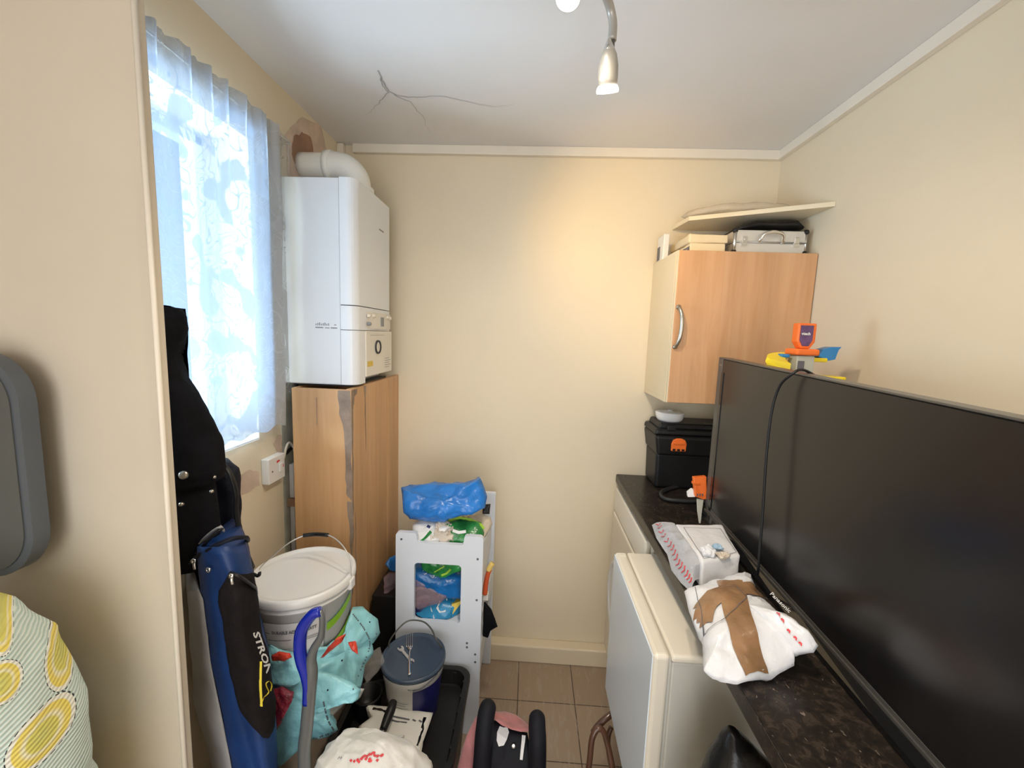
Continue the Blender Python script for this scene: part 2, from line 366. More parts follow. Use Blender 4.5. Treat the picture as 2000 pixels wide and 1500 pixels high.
def loftpath(ctrl, steps=5):
    """ctrl: list of tuples (z, cx, cy, rx, ry) interpolated smoothly"""
    P = []
    for i in range(len(ctrl)-1):
        for k in range(steps):
            t = k/steps; t = t*t*(3-2*t)*.5+t*.5; P.append([a+(b-a)*t for a, b in zip(ctrl[i], ctrl[i+1])])
    P.append(list(ctrl[-1])); return P
def prism(bm, poly, dvec, bev=0, mi=0):
    t = bmesh.new(); a = [t.verts.new(V(p)) for p in poly]; b = [t.verts.new(V(p)+V(dvec)) for p in poly]; n = len(a)
    t.faces.new(a[::-1]); t.faces.new(b)
    for k in range(n): t.faces.new((a[k], a[(k+1) % n], b[(k+1) % n], b[k]))
    if bev: bmesh.ops.bevel(t, geom=t.edges[:], offset=bev, segments=2, profile=.5, affect='EDGES')
    merge(bm, t, mi); return bm
def rrect(w, h, r, n=5):
    out = []
    for cx, cz, a0 in ((w-r, h-r, 0), (-w+r, h-r, 90), (-w+r, -h+r, 180), (w-r, -h+r, 270)):
        for k in range(n+1):
            a = math.radians(a0+90*k/n); out.append((cx+r*math.cos(a), cz+r*math.sin(a)))
    return out
def ribbon(bm, pts, w, nrm, mi=0):
    """a thin strip along pts lying in the surface with normal nrm"""
    P = [V(p) for p in pts]; n = V(nrm); prev = None
    for i, p in enumerate(P):
        d = (P[min(i+1, len(P)-1)]-P[max(i-1, 0)]).normalized(); s = d.cross(n).normalized(); ww = w(i/(len(P)-1)) if callable(w) else w
        cur = (bm.verts.new(p+s*ww/2), bm.verts.new(p-s*ww/2))
        if prev: bm.faces.new((prev[0], cur[0], cur[1], prev[1])).material_index = mi
        prev = cur
    return bm
def patch(bm, fn, u0, u1, v0, v1, nu=8, nv=2, mi=0):
    g = [[bm.verts.new(fn(u0+(u1-u0)*i/nu, v0+(v1-v0)*j/nv)) for j in range(nv+1)] for i in range(nu+1)]
    for i in range(nu):
        for j in range(nv): bm.faces.new((g[i][j], g[i+1][j], g[i+1][j+1], g[i][j+1])).material_index = mi
    return bm
def text(bm, s, size, fn, align='LEFT', bold=0, mi=0):
    """lettering laid on a surface through fn(u, v)"""
    c = bpy.data.curves.new('lettering', 'FONT'); c.body = s; c.size = size; c.align_x = align; c.resolution_u = 2; c.offset = bold
    o = bpy.data.objects.new('lettering', c); COL.objects.link(o); dg = bpy.context.evaluated_depsgraph_get(); dg.update()
    me = bpy.data.meshes.new_from_object(o.evaluated_get(dg)); t = bmesh.new(); t.from_mesh(me)
    bpy.data.objects.remove(o); bpy.data.curves.remove(c); bpy.data.meshes.remove(me)
    for v in t.verts: v.co = V(fn(v.co.x, v.co.y))
    merge(bm, t, mi); return bm
def plane_fn(o, u, v, off=0):
    o, u, v = V(o), V(u).normalized(), V(v).normalized(); n = u.cross(v)*off
    return lambda a, b: o + u*a + v*b + n
def clip_snap(objs_bm, ray_from, bvh): pass
from mathutils.bvhtree import BVHTree
def drape_fn(bm, direction, off=.0015):
    """returns fn(p) that projects p along direction onto the mesh"""
    bm.normal_update(); t = BVHTree.FromBMesh(bm); d = V(direction).normalized()
    def f(p):
        h = t.ray_cast(V(p)-d*.5, d)
        return (h[0]-d*off) if h[0] else V(p)
    return f

def cast_fn(bm, off=.0015):
    """returns fn(px, py): the point of the mesh met by the line of sight through that place of the photograph, lifted by off"""
    bm.normal_update(); t = BVHTree.FromBMesh(bm); o = V((0, 0, H))
    def f(px, py, k=0):
        d = (FW*FPX+RT*(px-1000)-UP*(py-750)).normalized(); h = t.ray_cast(o, d)
        return h[0]-d*(off+k) if h[0] else None
    return f
def face(b, pts, mi=0):
    pts = [p for p in pts if p is not None]
    if len(pts) > 2: b.faces.new([b.verts.new(p) for p in pts])
XL, XR, D, ZC = -.865, 1.002, 1.849, 2.339
# ============================================================ the room
b = B(); box(b, (-1.4, -2.1, -.1), (1.1, 2.0, 0)); struct('floor', b, 'floor')
b = B(); box(b, (-1.4, -2.1, ZC), (1.1, 2.0, ZC+.1)); ceiling = struct('ceiling', b, 'ceil')
b = B(); box(b, (-1.1, D, 0), (1.1, D+.12, ZC)); struct('wall_back', b, 'wall')
b = B(); box(b, (XR, -2.1, 0), (XR+.1, D, ZC)); struct('wall_right', b, 'wall')
WY0, WY1, WZ0, WZ1 = .74, 1.255, 1.187, 2.10
b = B(); box(b, (XL-.2, .718, 0), (XL, D, WZ0)); box(b, (XL-.2, .718, WZ1), (XL, D, ZC)); box(b, (XL-.2, .718, WZ0), (XL, WY0, WZ1)); box(b, (XL-.2, WY1, WZ0), (XL, D, WZ1))
wall_left = struct('wall_left', b, 'wall')
b = B(); box(b, (-1.15, .70, 0), (-.6615, .7185, ZC), .003); struct('wall_partition', b, 'wall_part')
b = B(); tube(b, [(-.662, .6985, 0), (-.662, .6985, ZC)], .0045, 8, 0); struct('trim_partition_bead', b, 'trim', smooth=True)
b = B(); box(b, (-1.15, -2.1, 0), (-1.05, .70, ZC)); struct('wall_near_left', b, 'wall_part')
b = B(); box(b, (-1.05, -2.1, 0), (XR, -1.98, .05)); box(b, (-1.05, -2.1, 2.28), (XR, -1.98, ZC)); box(b, (-1.05, -2.1, .05), (-1.0, -1.98, 2.28)); box(b, (.93, -2.1, .05), (XR, -1.98, 2.28))
struct('wall_rear', b, 'wall_part')
b = B(); box(b, (-.62, D-.058, 0), (.48, D, .084), .006); rough(b, .0015, 20); struct('baseboard_back', b, 'wall')
b = B(); box(b, (-.80, D-.022, ZC-.036), (XR-.02, D, ZC), .002); struct('trim_back', b, 'trim')
b = B(); box(b, (XR-.022, -2, ZC-.036), (XR, D, ZC), .002); struct('trim_right', b, 'trim')
b = B(); box(b, (XL, D-.028, 1.2), (XL+.028, D, ZC-.002), .002); struct('trim_corner', b, 'trim')
# window: frame and pane in the outer face of the reveal
b = B(); x0, x1 = XL-.19, XL-.14
for lo, hi in (((x0, WY0, WZ0), (x1, WY1, WZ0+.03)), ((x0, WY0, WZ1-.03), (x1, WY1, WZ1)), ((x0, WY0, WZ0), (x1, WY0+.03, WZ1)), ((x0, WY1-.03, WZ0), (x1, WY1, WZ1))): box(b, lo, hi, .004)
wf = struct('window_1', b, 'white_plastic')
m, nt, pb, out = nodes('window_pane_glass'); nt.nodes.remove(pb); tr = N(nt, 'ShaderNodeBsdfTransparent'); gl = N(nt, 'ShaderNodeBsdfGlossy'); mx = N(nt, 'ShaderNodeMixShader')
mx.inputs[0].default_value = .05; gl.inputs['Roughness'].default_value = .05; L(nt, tr.outputs[0], mx.inputs[1]); L(nt, gl.outputs[0], mx.inputs[2]); L(nt, mx.outputs[0], out.inputs[0]); MT['pane'] = m
b = B(); box(b, (XL-.168, WY0+.02, WZ0+.02), (XL-.162, WY1-.02, WZ1-.02)); mk('pane', b, 'pane', wf)
b = B(); box(b, (XL-.14, WY0, WZ0), (XL-.001, WY1, WZ0+.006)); mk('window_sill', b, 'white_plastic', wf)
# ceiling cracks
def crack(pxs, w):
    b = B(); P = [at(x, y, 'z', ZC-.0012) for x, y in pxs]; Q = []
    for a, c in zip(P, P[1:]):
        for k in range(4):
            p = a.lerp(c, k/4); Q.append(p + V((noise.noise(p*60), noise.noise(p*60+V((9, 9, 9))), 0))*.006)
    Q.append(P[-1]); ribbon(b, Q, lambda t: w*(1.25-t), (0, 0, -1)); mk('crack', b, 'crack', ceiling)
crack([(737, 137), (744, 152), (752, 168), (760, 180), (775, 186), (798, 190), (818, 190), (857, 188), (872, 190), (905, 197), (945, 206), (965, 209), (1003, 204)], .0032)
crack([(742, 152), (748, 168), (758, 181), (747, 194), (742, 200), (734, 206), (728, 215), (714, 224)], .0028)
crack([(768, 184), (782, 192), (800, 198), (815, 217), (826, 226), (832, 245), (840, 258)], .0024)
# plaster patches on the left wall
def wallpatch(pxs, mt, off=.0015, name='plaster_patch'):
    b = B(); P = [at(x, y, 'x', XL+off) for x, y in pxs]; Q = []; n = len(P)
    for i in range(n):
        for k in range(5):
            p = P[i].lerp(P[(i+1) % n], k/5); Q.append(p + V((0, noise.noise(p*40), noise.noise(p*40+V((5, 5, 5)))))*.008)
    b.faces.new([b.verts.new(p) for p in Q]); mk(name, b, mt, wall_left)
wallpatch([(560, 300), (556, 262), (590, 228), (628, 246), (640, 300), (655, 345), (600, 400), (566, 400)], 'plaster', .001)
wallpatch([(572, 268), (590, 259), (606, 265), (612, 290), (618, 330), (600, 345), (580, 335), (571, 300)], 'plaster_brown', .002)
wallpatch([(452, 936), (470, 928), (500, 916), (506, 922), (507, 948), (498, 955), (462, 968), (458, 950)], 'plaster')
wallpatch([(534, 868), (544, 850), (552, 850), (552, 930), (547, 940), (543, 885)], 'plaster')
b = B(); box(b, (XL, 1.372, .0), (XL+.002, 1.60, 1.36)); mk('bare_plaster_strip', b, 'plaster_green', wall_left)

# ============================================================ window curtain on its rod
def curtain(y0, y1, z0, z1, mt, ph, amp=.009, hem=.0, name='net_curtain_panel', parent=None, x=XL+.045):
    b = B(); ny, nz = 110, 40; g = []
    for i in range(ny+1):
        r = []
        for j in range(nz+1):
            u, t = i/ny, j/nz; y = y0+(y1-y0)*u; z = z0+(z1-z0)*t
            a = amp*(.55+.45*t); a *= (.35+.65*t*t); xx = x + a*math.sin(y*92+ph+1.1*math.sin(y*23)) + .5*a*(t**3)*math.sin(y*205+ph) + .006*noise.noise(V((y*9, z*4, ph)))
            yy = y + .010*noise.noise(V((y*12, z*3, 3+ph))) - .035*(u > .0)*(u**6)*(1-t)**2*0
            zz = z + (hem*math.sin(y*60+ph) if j == 0 else 0) + (.010*noise.noise(V((y*80, 0, 1))) if j == nz else 0)
            r.append(b.verts.new((xx, yy, zz)))
        g.append(r)
    for i in range(ny):
        for j in range(nz): b.faces.new((g[i][j], g[i+1][j], g[i+1][j+1], g[i][j+1]))
    return mk(name, b, mt, parent, smooth=True, recalc=False)
ct = thing('net_curtain', 'gathered white lace net curtain hanging over the bright window', 'curtain', (XL+.045, 1.05, 1.23))
curtain(.73, 1.325, 1.225, 2.175, 'lace', .3, hem=.006, name='curtain_main_drop', parent=ct)
curtain(1.27, 1.425, 1.33, 2.175, 'lace_edge', 2.1, .008, hem=.02, name='curtain_side_drop', parent=ct, x=XL+.024)
b = B(); tube(b, [(XL+.03, .73, 2.163), (XL+.03, 1.1, 2.155), (XL+.03, 1.40, 2.160), (XL+.018, 1.425, 2.160), (XL+.001, 1.43, 2.160)], .0028, 8)
tag(mk('curtain_wire', b, 'wire', smooth=True), 'thin curtain wire threaded through the gathered top of the net curtain', 'curtain rod')

# ============================================================ boiler, flue, boxing, pipe cover, switch
bo = thing('wall_boiler', 'white wall mounted boiler above the orange brown pipe boxing', 'boiler', (XL, 1.56, 1.355))
b = B(); box(b, (XL, 1.392, 1.355), (-.655, 1.742, 2.045), .004); mk('casing', b, 'white_metal', bo)
b = B(); t = bmesh.new()
pr = [(-.654, 1.388)] + [(-.600-.032+.032*math.sin(a), 1.388+.032-.032*math.cos(a)) for a in [math.radians(x) for x in range(0, 91, 15)]] + [(-.600, 1.715), (-.608, 1.738), (-.630, 1.745), (-.654, 1.745)]
prism(t, [(x, y, 1.632) for x, y in pr], (0, 0, .413)); prism(t, [(x, y, 1.548) for x, y in pr], (0, 0, .081)); merge(b, t)
prism(b, [(x, y, 1.357) for x, y in pr if y < 1.47 or x < -.65] + [], (0, 0, .189)) if False else None
mk('front_cover', b, 'white_metal', bo, smooth=False)
b = B(); prism(b, [(-.654, 1.388, 1.357)] + [(x, y, 1.357) for x, y in pr[1:8]] + [(-.600, 1.462, 1.357), (-.654, 1.462, 1.357)], (0, 0, .189)); mk('lower_cover', b, 'white_metal', bo)
b = B(); box(b, (-.654, 1.464, 1.378), (-.597, 1.738, 1.546), .004); flap = mk('control_flap', b, 'offwhite', bo)
b = B(); prism(b, [(-.601, 1.47, 1.555)]+[(-.601+.010*math.sin(math.radians(a*9)), 1.47+.26*a/20, 1.555) for a in range(0, 21)]+[(-.601, 1.73, 1.555)], (0, 0, .06), .001); cs = mk('control_panel', b, 'offwhite', bo)
b = B(); box(b, (-.594, 1.592, 1.565), (-.5885, 1.622, 1.600)); mk('display', b, 'grey_line', bo)
for yy, zz in ((1.482, 1.600), (1.525, 1.602), (1.668, 1.602), (1.700, 1.600), (1.482, 1.572)):
    b = B(); lathe(b, [(0, .012), (.006, .012), (.007, .003), (.007, 0)], (-.598, yy, zz), (1, 0, 0), 14); mk('knob', b, 'grey_line' if yy < 1.5 and zz < 1.58 else 'trim', bo, smooth=True)
b = B(); lathe(b, [(.020, .0), (.020, .006), (.026, .008), (.027, 0)], (-.599, 1.575, 1.485), (1, 0, 0), 26); gr = mk('pressure_gauge', b, 'black_print', bo, smooth=True)
b = B(); lathe(b, [(0, .004), (.020, .004), (.020, 0)], (-.599, 1.575, 1.485), (1, 0, 0), 26); box(b, (-.5945, 1.573, 1.482), (-.594, 1.590, 1.486)); mk('gauge_dial', b, 'offwhite', bo)
f = lambda u, v: V((-.5962, 1.47+u, 1.38+v))
b = B(); patch(b, f, .005, .055, .035, .055); mk('sticker', b, 'yellow', bo)
b = B()
for k in range(5): patch(b, f, .18, .18+.05+.02*(k % 2), .02+k*.009, .022+k*.009)
mk('printed_lines', b, 'grey_line', bo); b = B(); patch(b, f, .03, .18, .150, .1512); mk('flap_line', b, 'grey_line', flap); b = B(); patch(b, lambda u, v: V((-.5992, 1.60+u, 1.93+v)), 0, .05, 0, .006); mk('maker_badge', b, 'grey_line', bo)
f = lambda u, v: V((XL+.12+u, 1.3915, 1.55+v)); b = B()
patch(b, f, 0, .028, 0, .004, 1, 1); patch(b, f, .034, .050, 0, .003, 1, 1); patch(b, f, .054, .077, 0, .004, 1, 1)
text(b, 'logic', .013, lambda u, v: f(u+.002, v+.012)) if False else None
for k in range(8): patch(b, f, .001+k*.0063, .0045+k*.0063, .009, .009+.006+.002*(k % 3), 1, 1)
patch(b, f, .076-.010, .076-.002, .011, .014, 1, 1)
mk('side_lettering', b, 'grey_line', bo)
b = B(); box(b, (-.83, 1.40, 1.350), (-.62, 1.73, 1.3555)); mk('underside', b, 'black', bo)
b = B(); box(b, (-.6555, 1.3895, 1.36), (-.6530, 1.3925, 2.043)); mk('seam', b, 'grey_line', bo)
# flue
fc = at(588, 324, 'x', XL); fy, fz = 1.545, 2.135
b = B(); tube(b, [(XL, fy, fz), (-.80, fy, fz), (-.755, fy, fz)], .046, 24, 3); fl = mk('flue_pipe', b, 'flue', smooth=True)
tag(fl, 'white plastic boiler flue elbow running into brown plaster patch', 'pipe')
b = B(); tube(b, [(-.757, fy, fz), (-.73, fy, fz), (-.695, fy, fz-.01), (-.67, fy+.002, fz-.035), (-.662, fy+.003, 2.075), (-.662, fy+.003, 2.0455)], .049, 24, 5); mk('elbow', b, 'flue', fl, smooth=True)
b = B(); lathe(b, [(.046, -.012), (.054, -.012), (.054, .012), (.046, .012)], (-.757, fy, fz), (1, 0, 0), 28); mk('collar', b, 'flue', fl, smooth=True)
b = B(); lathe(b, [(.046, 0), (.060, 0), (.060, .018), (.050, .022)], (-.662, fy+.003, 2.0455), (0, 0, 1), 28); mk('collar', b, 'flue', fl, smooth=True)
# boxing
hb = thing('pipe_boxing', 'tall orange brown board boxing standing under the white boiler', 'boxing', (-.70, 1.60, 0))
b = B(); box(b, (-.812, 1.352, 0), (-.622, 1.366, 1.345), .002); mk('near_board', b, 'boxwood', hb)
b = B(); box(b, (-.622, 1.352, 0), (-.604, 1.470, 1.348), .001); box(b, (-.622, 1.4735, 0), (-.605, 1.70, 1.349), .001); box(b, (-.622, 1.7025, 0), (-.603, 1.848, 1.350), .001); mk('side_board', b, 'boxwood', hb)
b = B(); box(b, (-.812, 1.366, 0), (-.805, 1.84, 1.345)); mk('wall_side_board', b, 'boxwood', hb)
def drip(face, poly, seed, name='glue_drip'):
    b = B(); Q = []; n = len(poly)
    for i in range(n):
        for k in range(8):
            a = poly[i][0]+(poly[(i+1) % n][0]-poly[i][0])*k/8; z = poly[i][1]+(poly[(i+1) % n][1]-poly[i][1])*k/8
            a += .006*noise.noise(V((a*90, z*22, seed))); Q.append((a, z))
    b.faces.new([b.verts.new((q, 1.3512, z) if face == 'y' else (-.6032, q, z)) for q, z in Q]); mk(name, b, 'drip', hb)
drip('y', [(-.652, 1.342), (-.6045, 1.342), (-.6045, .95), (-.625, .98), (-.630, 1.20), (-.645, 1.26)], 1)
drip('y', [(-.622, .95), (-.6045, .95), (-.6045, .60), (-.6125, .62), (-.614, .8)], 2)
drip('x', [(1.353, 1.343), (1.366, 1.343), (1.362, 1.1), (1.358, .75), (1.353, .6)], 3)
drip('x', [(1.366, 1.344), (1.40, 1.344), (1.392, 1.325), (1.374, 1.318), (1.370, 1.29), (1.366, 1.29)], 4)
drip('x', [(1.455, 1.346), (1.476, 1.346), (1.473, 1.30), (1.471, 1.1), (1.469, 1.1), (1.466, 1.3)], 5)
drip('x', [(1.372, .9), (1.376, .9), (1.380, .35), (1.374, .3)], 6)
b = B(); P = [V((-.725+.01*noise.noise(V((k, 0, 0))), 1.3508, 1.315-k*.012)) for k in range(9)]; ribbon(b, P, .0022, (0, -1, 0)); mk('surface_crack', b, 'drip', hb)
# pipe cover + cable + switch
b = B(); p0 = at(572, 895, 'x', XL+.02)
box(b, (XL+.003, 1.412, .02), (XL+.030, 1.447, 1.055), .003); box(b, (XL+.003, 1.406, .02), (XL+.018, 1.412, 1.055), .001)
tag(mk('cable_trunking', b, 'white_plastic'), 'white vertical cable trunking on the wall beside the orange brown boxing', 'trunking')
b = B(); tube(b, [(XL+.004, 1.375, 1.085), (XL+.010, 1.385, 1.13), (XL+.012, 1.405, 1.135), (XL+.014, 1.425, 1.10), (XL+.015, 1.430, 1.05)], .0045, 8); tag(mk('grey_cable', b, 'trim', smooth=True), 'short pale cable looping out of the wall into the white trunking', 'cable')
b = B(); tube(b, [(XL+.02, 1.44, 1.35), (XL+.012, 1.45, 1.25), (XL+.012, 1.445, 1.14), (XL+.006, 1.40, 1.105), (XL+.002, 1.38, 1.10)], .006, 8); tag(mk('black_cable', b, 'black', smooth=True), 'black cable running down the bare plaster under the boiler', 'cable')
b = B(); box(b, (XL, 1.392, .90), (XL+.03, 1.408, .93), .003); tag(mk('pipe_clip', b, 'plaster_brown'), 'small rusty clip beside the white trunking', 'clip')
sw = thing('fused_switch', 'square white fused switch with red marks on the wall under the window', 'switch', (XL, 1.30, 1.03))
b = B(); box(b, (XL, 1.258, 1.032), (XL+.026, 1.346, 1.118), .003); mk('faceplate', b, 'white_plastic', sw)
b = B(); box(b, (XL+.026, 1.310, 1.060), (XL+.031, 1.328, 1.090), .002); mk('rocker', b, 'white_plastic', sw)
b = B(); f = lambda u, v: V((XL+.0264, 1.30+u, 1.09+v)); patch(b, f, 0, .008, .004, .012, 1, 1); patch(b, f, .0079, .017, .006, .012, 1, 1); mk('red_mark', b, 'red_print', sw); b = B(); patch(b, f, .032, .038, -.02, -.010, 1, 1); mk('red_mark', b, 'red_print', sw)
b = B(); lathe(b, [(0, .001), (.003, .001), (.003, 0)], (XL+.026, 1.276, 1.072), (1, 0, 0), 10); mk('screw', b, 'hole', sw)

# ============================================================ spotlight fixture
lf = thing('ceiling_spotlight', 'ceiling spotlight bar with curved arms and two lit white heads', 'light', (.07, .72, 2.30))
b = B(); lathe(b, [(0, 0), (.05, 0), (.055, .008), (.055, .038), (0, .038)], (.07, .72, ZC-.038), (0, 0, 1), 32); mk('ceiling_rose', b, 'lamp_metal', lf, smooth=True)
b = B(); tube(b, [(.07, .72, ZC-.035), (.075, .76, ZC-.06), (.10, .86, ZC-.062), (.118, .95, ZC-.062), (.140, .99, ZC-.075), (.150, 1.0, ZC-.10), (.1505, 1.0, ZC-.135)], .0095, 12); mk('curved_arm', b, 'lamp_metal', lf, smooth=True)
b = B(); box(b, (.1455, .994, 2.178), (.1560, 1.006, 2.232), .002); mk('bracket', b, 'tvframe', lf)
hd = V((.10, .48, -1)).normalized(); ho = V((.143, .992, 2.205))
b = B(); lathe(b, [(0, 0), (.004, .002), (.012, .018), (.0125, .022)], ho, hd, 24); mk('head_tip', b, 'chrome', lf, smooth=True)
b = B(); lathe(b, [(.0125, .020), (.018, .030), (.022, .050), (.0225, .072), (.021, .086), (.0185, .086), (.018, .07)], ho, hd, 28); h1 = mk('lamp_head', b, 'lamp_metal', lf, smooth=True)
b = B(); lathe(b, [(.0185, .082), (.024, .090), (.0255, .096), (.024, .100), (.015, .101), (0, .101)], ho, hd, 28); mk('bulb', b, 'bulb', h1, smooth=True)
b = B(); tube(b, [(.07, .72, ZC-.035), (.065, .76, ZC-.06), (.056, .84, ZC-.055), (.05, .90, ZC-.065), (.046, .917, ZC-.085)], .0075, 12); mk('curved_arm', b, 'lamp_metal', lf, smooth=True)
ho3 = V((.10, .53, 2.285)); hd3 = V((.02, -.25, -1)).normalized()  # third arm, head and bulb: out of view, added to carry the rear spot
b = B(); tube(b, [(.07, .72, ZC-.035), (.08, .68, ZC-.058), (.095, .60, ZC-.056), (.10, .54, ZC-.060)], .0075, 12); mk('curved_arm', b, 'lamp_metal', lf, smooth=True)
b = B(); lathe(b, [(0, -.02), (.012, -.01), (.020, .008), (.0245, .03), (.025, .040), (.020, .040)], ho3, hd3, 28); h3 = mk('lamp_head', b, 'lamp_metal', lf, smooth=True)
b = B(); lathe(b, [(.022, .036), (.024, .040), (.018, .046), (0, .048)], ho3, hd3, 28); mk('bulb', b, 'bulb', h3, smooth=True)
hd2 = V((-.05, -.35, -.9)).normalized(); ho2 = at(1109, 1, 'y', .90)-hd2*.045
b = B(); lathe(b, [(0, -.02), (.012, -.01), (.020, .008), (.0245, .03), (.025, .040), (.020, .040)], ho2, hd2, 28); h2 = mk('lamp_head', b, 'lamp_metal', lf, smooth=True)
b = B(); lathe(b, [(.022, .036), (.024, .040), (.018, .046), (0, .048)], ho2, hd2, 28); mk('bulb', b, 'bulb', h2, smooth=True)
# ============================================================ worktop and appliances
WT = .934
b = B(); prism(b, [(.412, D-.002, WT-.038), (.404, .9, WT-.038), (.391, -.1, WT-.038), (XR-.001, -.1, WT-.038), (XR-.001, D-.002, WT-.038)], (0, 0, .038), .006)
tag(mk('worktop', b, 'worktop'), 'long speckled dark laminate worktop along the right wall', 'worktop')
b = B(); box(b, (.66, -.1, 0), (XR-.001, .60, WT-.0385)); tag(mk('base_cabinet', b, 'carcass'), 'cream base cabinet set back beneath the near end of the worktop', 'cabinet')
wm = thing('washing_machine', 'white front loading appliance under the far end of the worktop', 'washing machine', (.70, 1.6, 0))
b = B(); box(b, (.432, 1.33, .012), (.985, 1.845, .875), .008); mk('casing', b, 'fridge_cream', wm)
b = B(); box(b, (.408, 1.335, .09), (.4325, 1.84, .76), .006); box(b, (.412, 1.335, .765), (.4325, 1.84, .873), .006); mk('front_panel', b, 'fridge_cream', wm)
b = B(); lathe(b, [(.15, 0), (.165, .004), (.165, .020), (.150, .026), (.140, .018)], (.4085, 1.59, .47), (-1, 0, 0), 40); lathe(b, [(0, .03), (.08, .026), (.14, .018)], (.4085, 1.59, .47), (-1, 0, 0), 40); mk('porthole_door', b, 'white_plastic', wm, smooth=True)
b = B(); box(b, (.425, 1.35, 0), (.44, 1.83, .085)); mk('kickboard', b, 'fridge_cream', wm)

fr = thing('mini_fridge', 'small white fridge with cream top standing in front of the worktop', 'fridge', (.45, 1.08, .335))
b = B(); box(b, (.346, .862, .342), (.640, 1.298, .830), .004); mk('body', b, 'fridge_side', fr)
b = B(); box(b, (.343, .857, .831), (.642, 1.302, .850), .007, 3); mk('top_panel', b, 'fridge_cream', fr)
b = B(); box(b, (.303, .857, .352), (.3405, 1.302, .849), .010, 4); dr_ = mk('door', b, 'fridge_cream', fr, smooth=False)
b = B(); box(b, (.3015, .864, .358), (.3045, 1.296, .843), .001); mk('door_skin', b, 'fridge_window_tint', dr_)
b = B(); box(b, (.3405, .868, .36), (.346, 1.29, .838)); mk('door_seal', b, 'fridge_side', fr)
b = B(); box(b, (.310, 1.27, .8485), (.336, 1.29, .853), .002); mk('hinge_cap', b, 'fridge_cream', fr)
for x in (.35, .60):
    for y in (.90, 1.24): b = B(); box(b, (x, y, .3355), (x+.03, y+.03, .342)); mk('foot', b, 'black', fr)
st = thing('low_stand', 'low dark wooden stand carrying the small fridge', 'stand', (.50, 1.08, 0))
b = B(); box(b, (.345, .87, .31), (.64, 1.29, .335), .004); mk('stand_top', b, 'bent', st)
for x in (.39, .62):
    for y in (.89, 1.27): b = B(); box(b, (x-.015, y-.015, 0), (x+.015, y+.015, .31), .003); mk('leg', b, 'bent', st)

# ============================================================ television
tv = thing('television', 'large flat black television standing along the right wall on the worktop', 'television', (.68, .95, WT))
def tvp(u, v, w):   # u 0..1 far to near, v metres up from the screen line, w metres towards the room
    f = V((.634, 1.412, .976)); n_ = V((.608, .380, .947)); up = V((0, -.0, 1)); ht = 1-.012*u/.52
    return f.lerp(n_, u) + up*v*(1 if v < 0 else (.522-.008*u)/.522) + V((-1, .02, 0))*w
def tvbox(b, u0, u1, v0, v1, w0, w1, bev=0):
    t = bmesh.new(); box(t, (u0*1.03, v0, w0), (u1*1.03, v1, w1), bev)
    for v in t.verts: v.co = tvp(v.co.x/1.03, v.co.y, v.co.z)
    merge(b, t)
HT = .522
b = B(); t = bmesh.new(); pr = [(x+.515, z+HT/2-.002) for x, z in rrect(.515, HT/2+.002, .012)]
prism(t, [(x, z, -.038) for x, z in pr], (0, 0, .036), .003)
for v in t.verts: v.co = tvp(v.co.x/1.03, v.co.y, v.co.z)
merge(b, t); mk('back_shell', b, 'black', tv)
b = B(); tvbox(b, .12, .88, .05, .46, -.075, -.038, .01); mk('rear_housing', b, 'black', tv)
b = B(); bz = .030
tvbox(b, .0, bz/1.03, 0, HT, -.002, .003, .0015); tvbox(b, 1-bz/1.03, 1, 0, HT, -.002, .003, .0015); tvbox(b, 0, 1, HT-.001, HT+.003, -.03, .002, .001); tvbox(b, bz/1.03, 1-bz/1.03, 0, .012, -.002, .003, .001)
mk('bezel', b, 'tvframe', tv)
b = B(); tvbox(b, .0315, .0455, .0, HT-.045, .001, .0045); mk('side_strip', b, 'gloss_black', tv)
b = B(); tvbox(b, .0325, .9675, .010, HT-.003, -.0015, .0022); mk('screen', b, 'screen', tv)
b = B(); tvbox(b, .02, 1, -.004, .004, .001, .006, .001); mk('lower_edge', b, 'tvframe', tv)
b = B(); q = []
for u in (0, .25, .5, .75, 1.0):
    a = tvp(u, -.003, .003); f0 = V((.622-.046*u, a.y, WT+.001)); q.append([a, V((f0.x, f0.y, WT+.013)), f0, V((a.x+.04, a.y, WT+.001)), V((a.x+.04, a.y, a.z))])
loft(b, q); cb_ = cast_fn(b, .0012); sb = mk('speaker_bar', b, 'gloss_black', tv)
b = B(); ux, uy = 46, 45; vx, vy = 7.5, -6.5
text(b, 'Panasonic', 1, lambda u_, v_: (cb_(1503+u_*ux/4.75+v_*vx, 1160+u_*uy/4.75+v_*vy) or V((.61, .9, .95))), bold=.02); mk('brand_lettering', b, 'white_metal', sb)
b = B(); text(b, 'VIERA', .008, lambda x, y: tvp((.012+x*.8)/1.03, HT-.024+y*.8, .0036)); mk('small_lettering', b, 'silver', tv)
b = B(); tube(b, [at(1480, 1122, 'x', .588), at(1489, 1010, 'x', .590), at(1496, 900, 'x', .590), at(1506, 810, 'x', .592), at(1522, 755, 'x', .597), at(1548, 730, 'x', .606), at(1566, 722, 'x', .628), at(1590, 733, 'x', .665), at(1625, 760, 'x', .70), V((.715, 1.02, 1.33)), V((.715, 1.02, 1.1))], .0032, 8)
tag(mk('tv_cable', b, 'black', smooth=True), 'thin black cable draped over the top of the television', 'cable')

